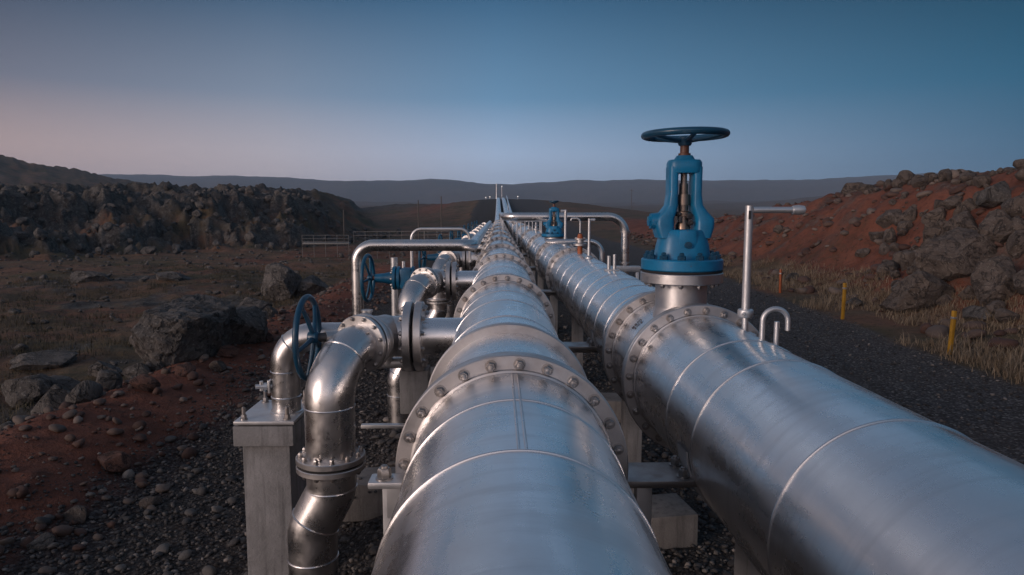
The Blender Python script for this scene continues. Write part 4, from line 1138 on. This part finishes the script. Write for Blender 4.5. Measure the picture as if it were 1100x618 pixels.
# ------------------------------------------------------------------ haze
HAZE = True
if HAZE:
    hz = MB(); hz.box((0, 0, 78), (6400, 6400, 164), (0, 0, 0), 0)
    ho = hz.build('haze', bpy.data.materials.new('haze_air')); ho['kind'] = 'stuff'
    m = ho.data.materials[0]; m.use_nodes = True; nt = m.node_tree; nt.nodes.clear()
    out = nt.nodes.new('ShaderNodeOutputMaterial'); pv = nt.nodes.new('ShaderNodeVolumePrincipled')
    pv.inputs['Color'].default_value = (.50, .72, 1., 1); pv.inputs['Density'].default_value = .00026
    nt.links.new(pv.outputs[0], out.inputs['Volume'])

# ------------------------------------------------------------------ sky and light
SUN_AZ = math.radians(-128)      # compass angle from +Y towards +X: behind the camera on the left
SUN_EL = math.radians(4.0)
w = bpy.data.worlds.new('World'); scene.world = w; w.use_nodes = True
nt = w.node_tree; nt.nodes.clear(); g = G(nt)
out = g.n('ShaderNodeOutputWorld'); bg = g.n('ShaderNodeBackground')
sky = g.n('ShaderNodeTexSky'); sky.sky_type = 'NISHITA'; sky.sun_disc = False
sky.sun_elevation = SUN_EL; sky.sun_rotation = SUN_AZ; sky.altitude = 200; sky.air_density = 1.0; sky.dust_density = .6; sky.ozone_density = 3.0
tc = g.n('ShaderNodeTexCoord').outputs['Generated']
sx = g.n('ShaderNodeSeparateXYZ'); g.link(tc, sx.inputs[0])
el = g.math('ABSOLUTE', sx.outputs[2])
# dusk gradient, cooler and darker to the right, pinkish near the horizon on the left
left = g.ramp(el, [(0., (.60, .40, .35)), (.08, (.48, .34, .315)), (.155, (.165, .165, .212)), (.285, (.008, .034, .074)), (.38, (.36, .33, .36)), (.62, (.16, .18, .24)), (1., (.10, .13, .19))])  # front ramps brighten again above the view: added band for the pipes to reflect
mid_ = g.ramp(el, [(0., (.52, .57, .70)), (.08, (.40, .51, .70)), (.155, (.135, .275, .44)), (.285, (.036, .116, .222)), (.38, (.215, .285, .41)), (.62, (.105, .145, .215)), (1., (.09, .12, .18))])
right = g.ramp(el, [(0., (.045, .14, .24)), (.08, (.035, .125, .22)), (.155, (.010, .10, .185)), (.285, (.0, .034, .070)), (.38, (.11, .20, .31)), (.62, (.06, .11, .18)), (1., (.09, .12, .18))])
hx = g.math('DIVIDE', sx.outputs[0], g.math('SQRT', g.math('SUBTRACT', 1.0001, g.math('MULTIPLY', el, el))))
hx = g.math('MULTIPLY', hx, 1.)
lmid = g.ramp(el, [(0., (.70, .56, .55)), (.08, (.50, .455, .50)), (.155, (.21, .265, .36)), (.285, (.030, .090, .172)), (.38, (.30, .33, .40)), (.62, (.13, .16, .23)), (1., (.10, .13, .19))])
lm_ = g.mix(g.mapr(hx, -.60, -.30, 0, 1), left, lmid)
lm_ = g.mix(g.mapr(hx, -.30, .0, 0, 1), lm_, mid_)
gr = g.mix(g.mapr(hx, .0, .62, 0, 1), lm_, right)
# behind the camera the afterglow
back = g.ramp(el, [(0., (2.0, 1.45, 1.25)), (.15, (1.45, 1.16, 1.08)), (.40, (.60, .55, .60)), (1., (.10, .13, .19))])
lean_ = g.math('SUBTRACT', g.math('MULTIPLY', sx.outputs[1], -.75), g.math('MULTIPLY', sx.outputs[0], .66))
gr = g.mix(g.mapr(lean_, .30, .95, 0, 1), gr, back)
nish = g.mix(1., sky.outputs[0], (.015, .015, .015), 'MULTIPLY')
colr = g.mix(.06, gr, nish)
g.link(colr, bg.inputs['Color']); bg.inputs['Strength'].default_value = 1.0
g.link(bg.outputs[0], out.inputs['Surface'])

sl = bpy.data.lights.new('sun', 'SUN'); sl.energy = 1.6; sl.angle = math.radians(22); sl.color = (1., .80, .70)
so = bpy.data.objects.new('sun', sl); COL.objects.link(so)
dv = Vector((math.sin(SUN_AZ) * math.cos(SUN_EL + .12), math.cos(SUN_AZ) * math.cos(SUN_EL + .12), math.sin(SUN_EL + .12)))
so.rotation_mode = 'QUATERNION'; so.rotation_quaternion = dv.to_track_quat('Z', 'Y'); so.location = dv * 60

# ------------------------------------------------------------------ camera and render settings
cam = bpy.data.cameras.new('camera'); cam.sensor_width = 36; cam.lens = 36 * F / 1100; cam.clip_end = 20000; cam.clip_start = .05
co_ = bpy.data.objects.new('camera', cam); COL.objects.link(co_); co_.location = (0, 0, CAMZ)
co_.rotation_euler = (PI / 2 - PITCH, 0, -YAW)
scene.camera = co_
scene.render.engine = 'CYCLES'
scene.cycles.use_denoising = True
try: scene.cycles.denoiser = 'OPENIMAGEDENOISE'
except Exception: pass
scene.cycles.max_bounces = 6; scene.cycles.volume_bounces = 0; scene.cycles.volume_step_rate = 5; scene.cycles.volume_max_steps = 32
scene.view_settings.view_transform = 'Standard'; scene.view_settings.look = 'None'
scene.view_settings.exposure = .18; scene.view_settings.gamma = 1
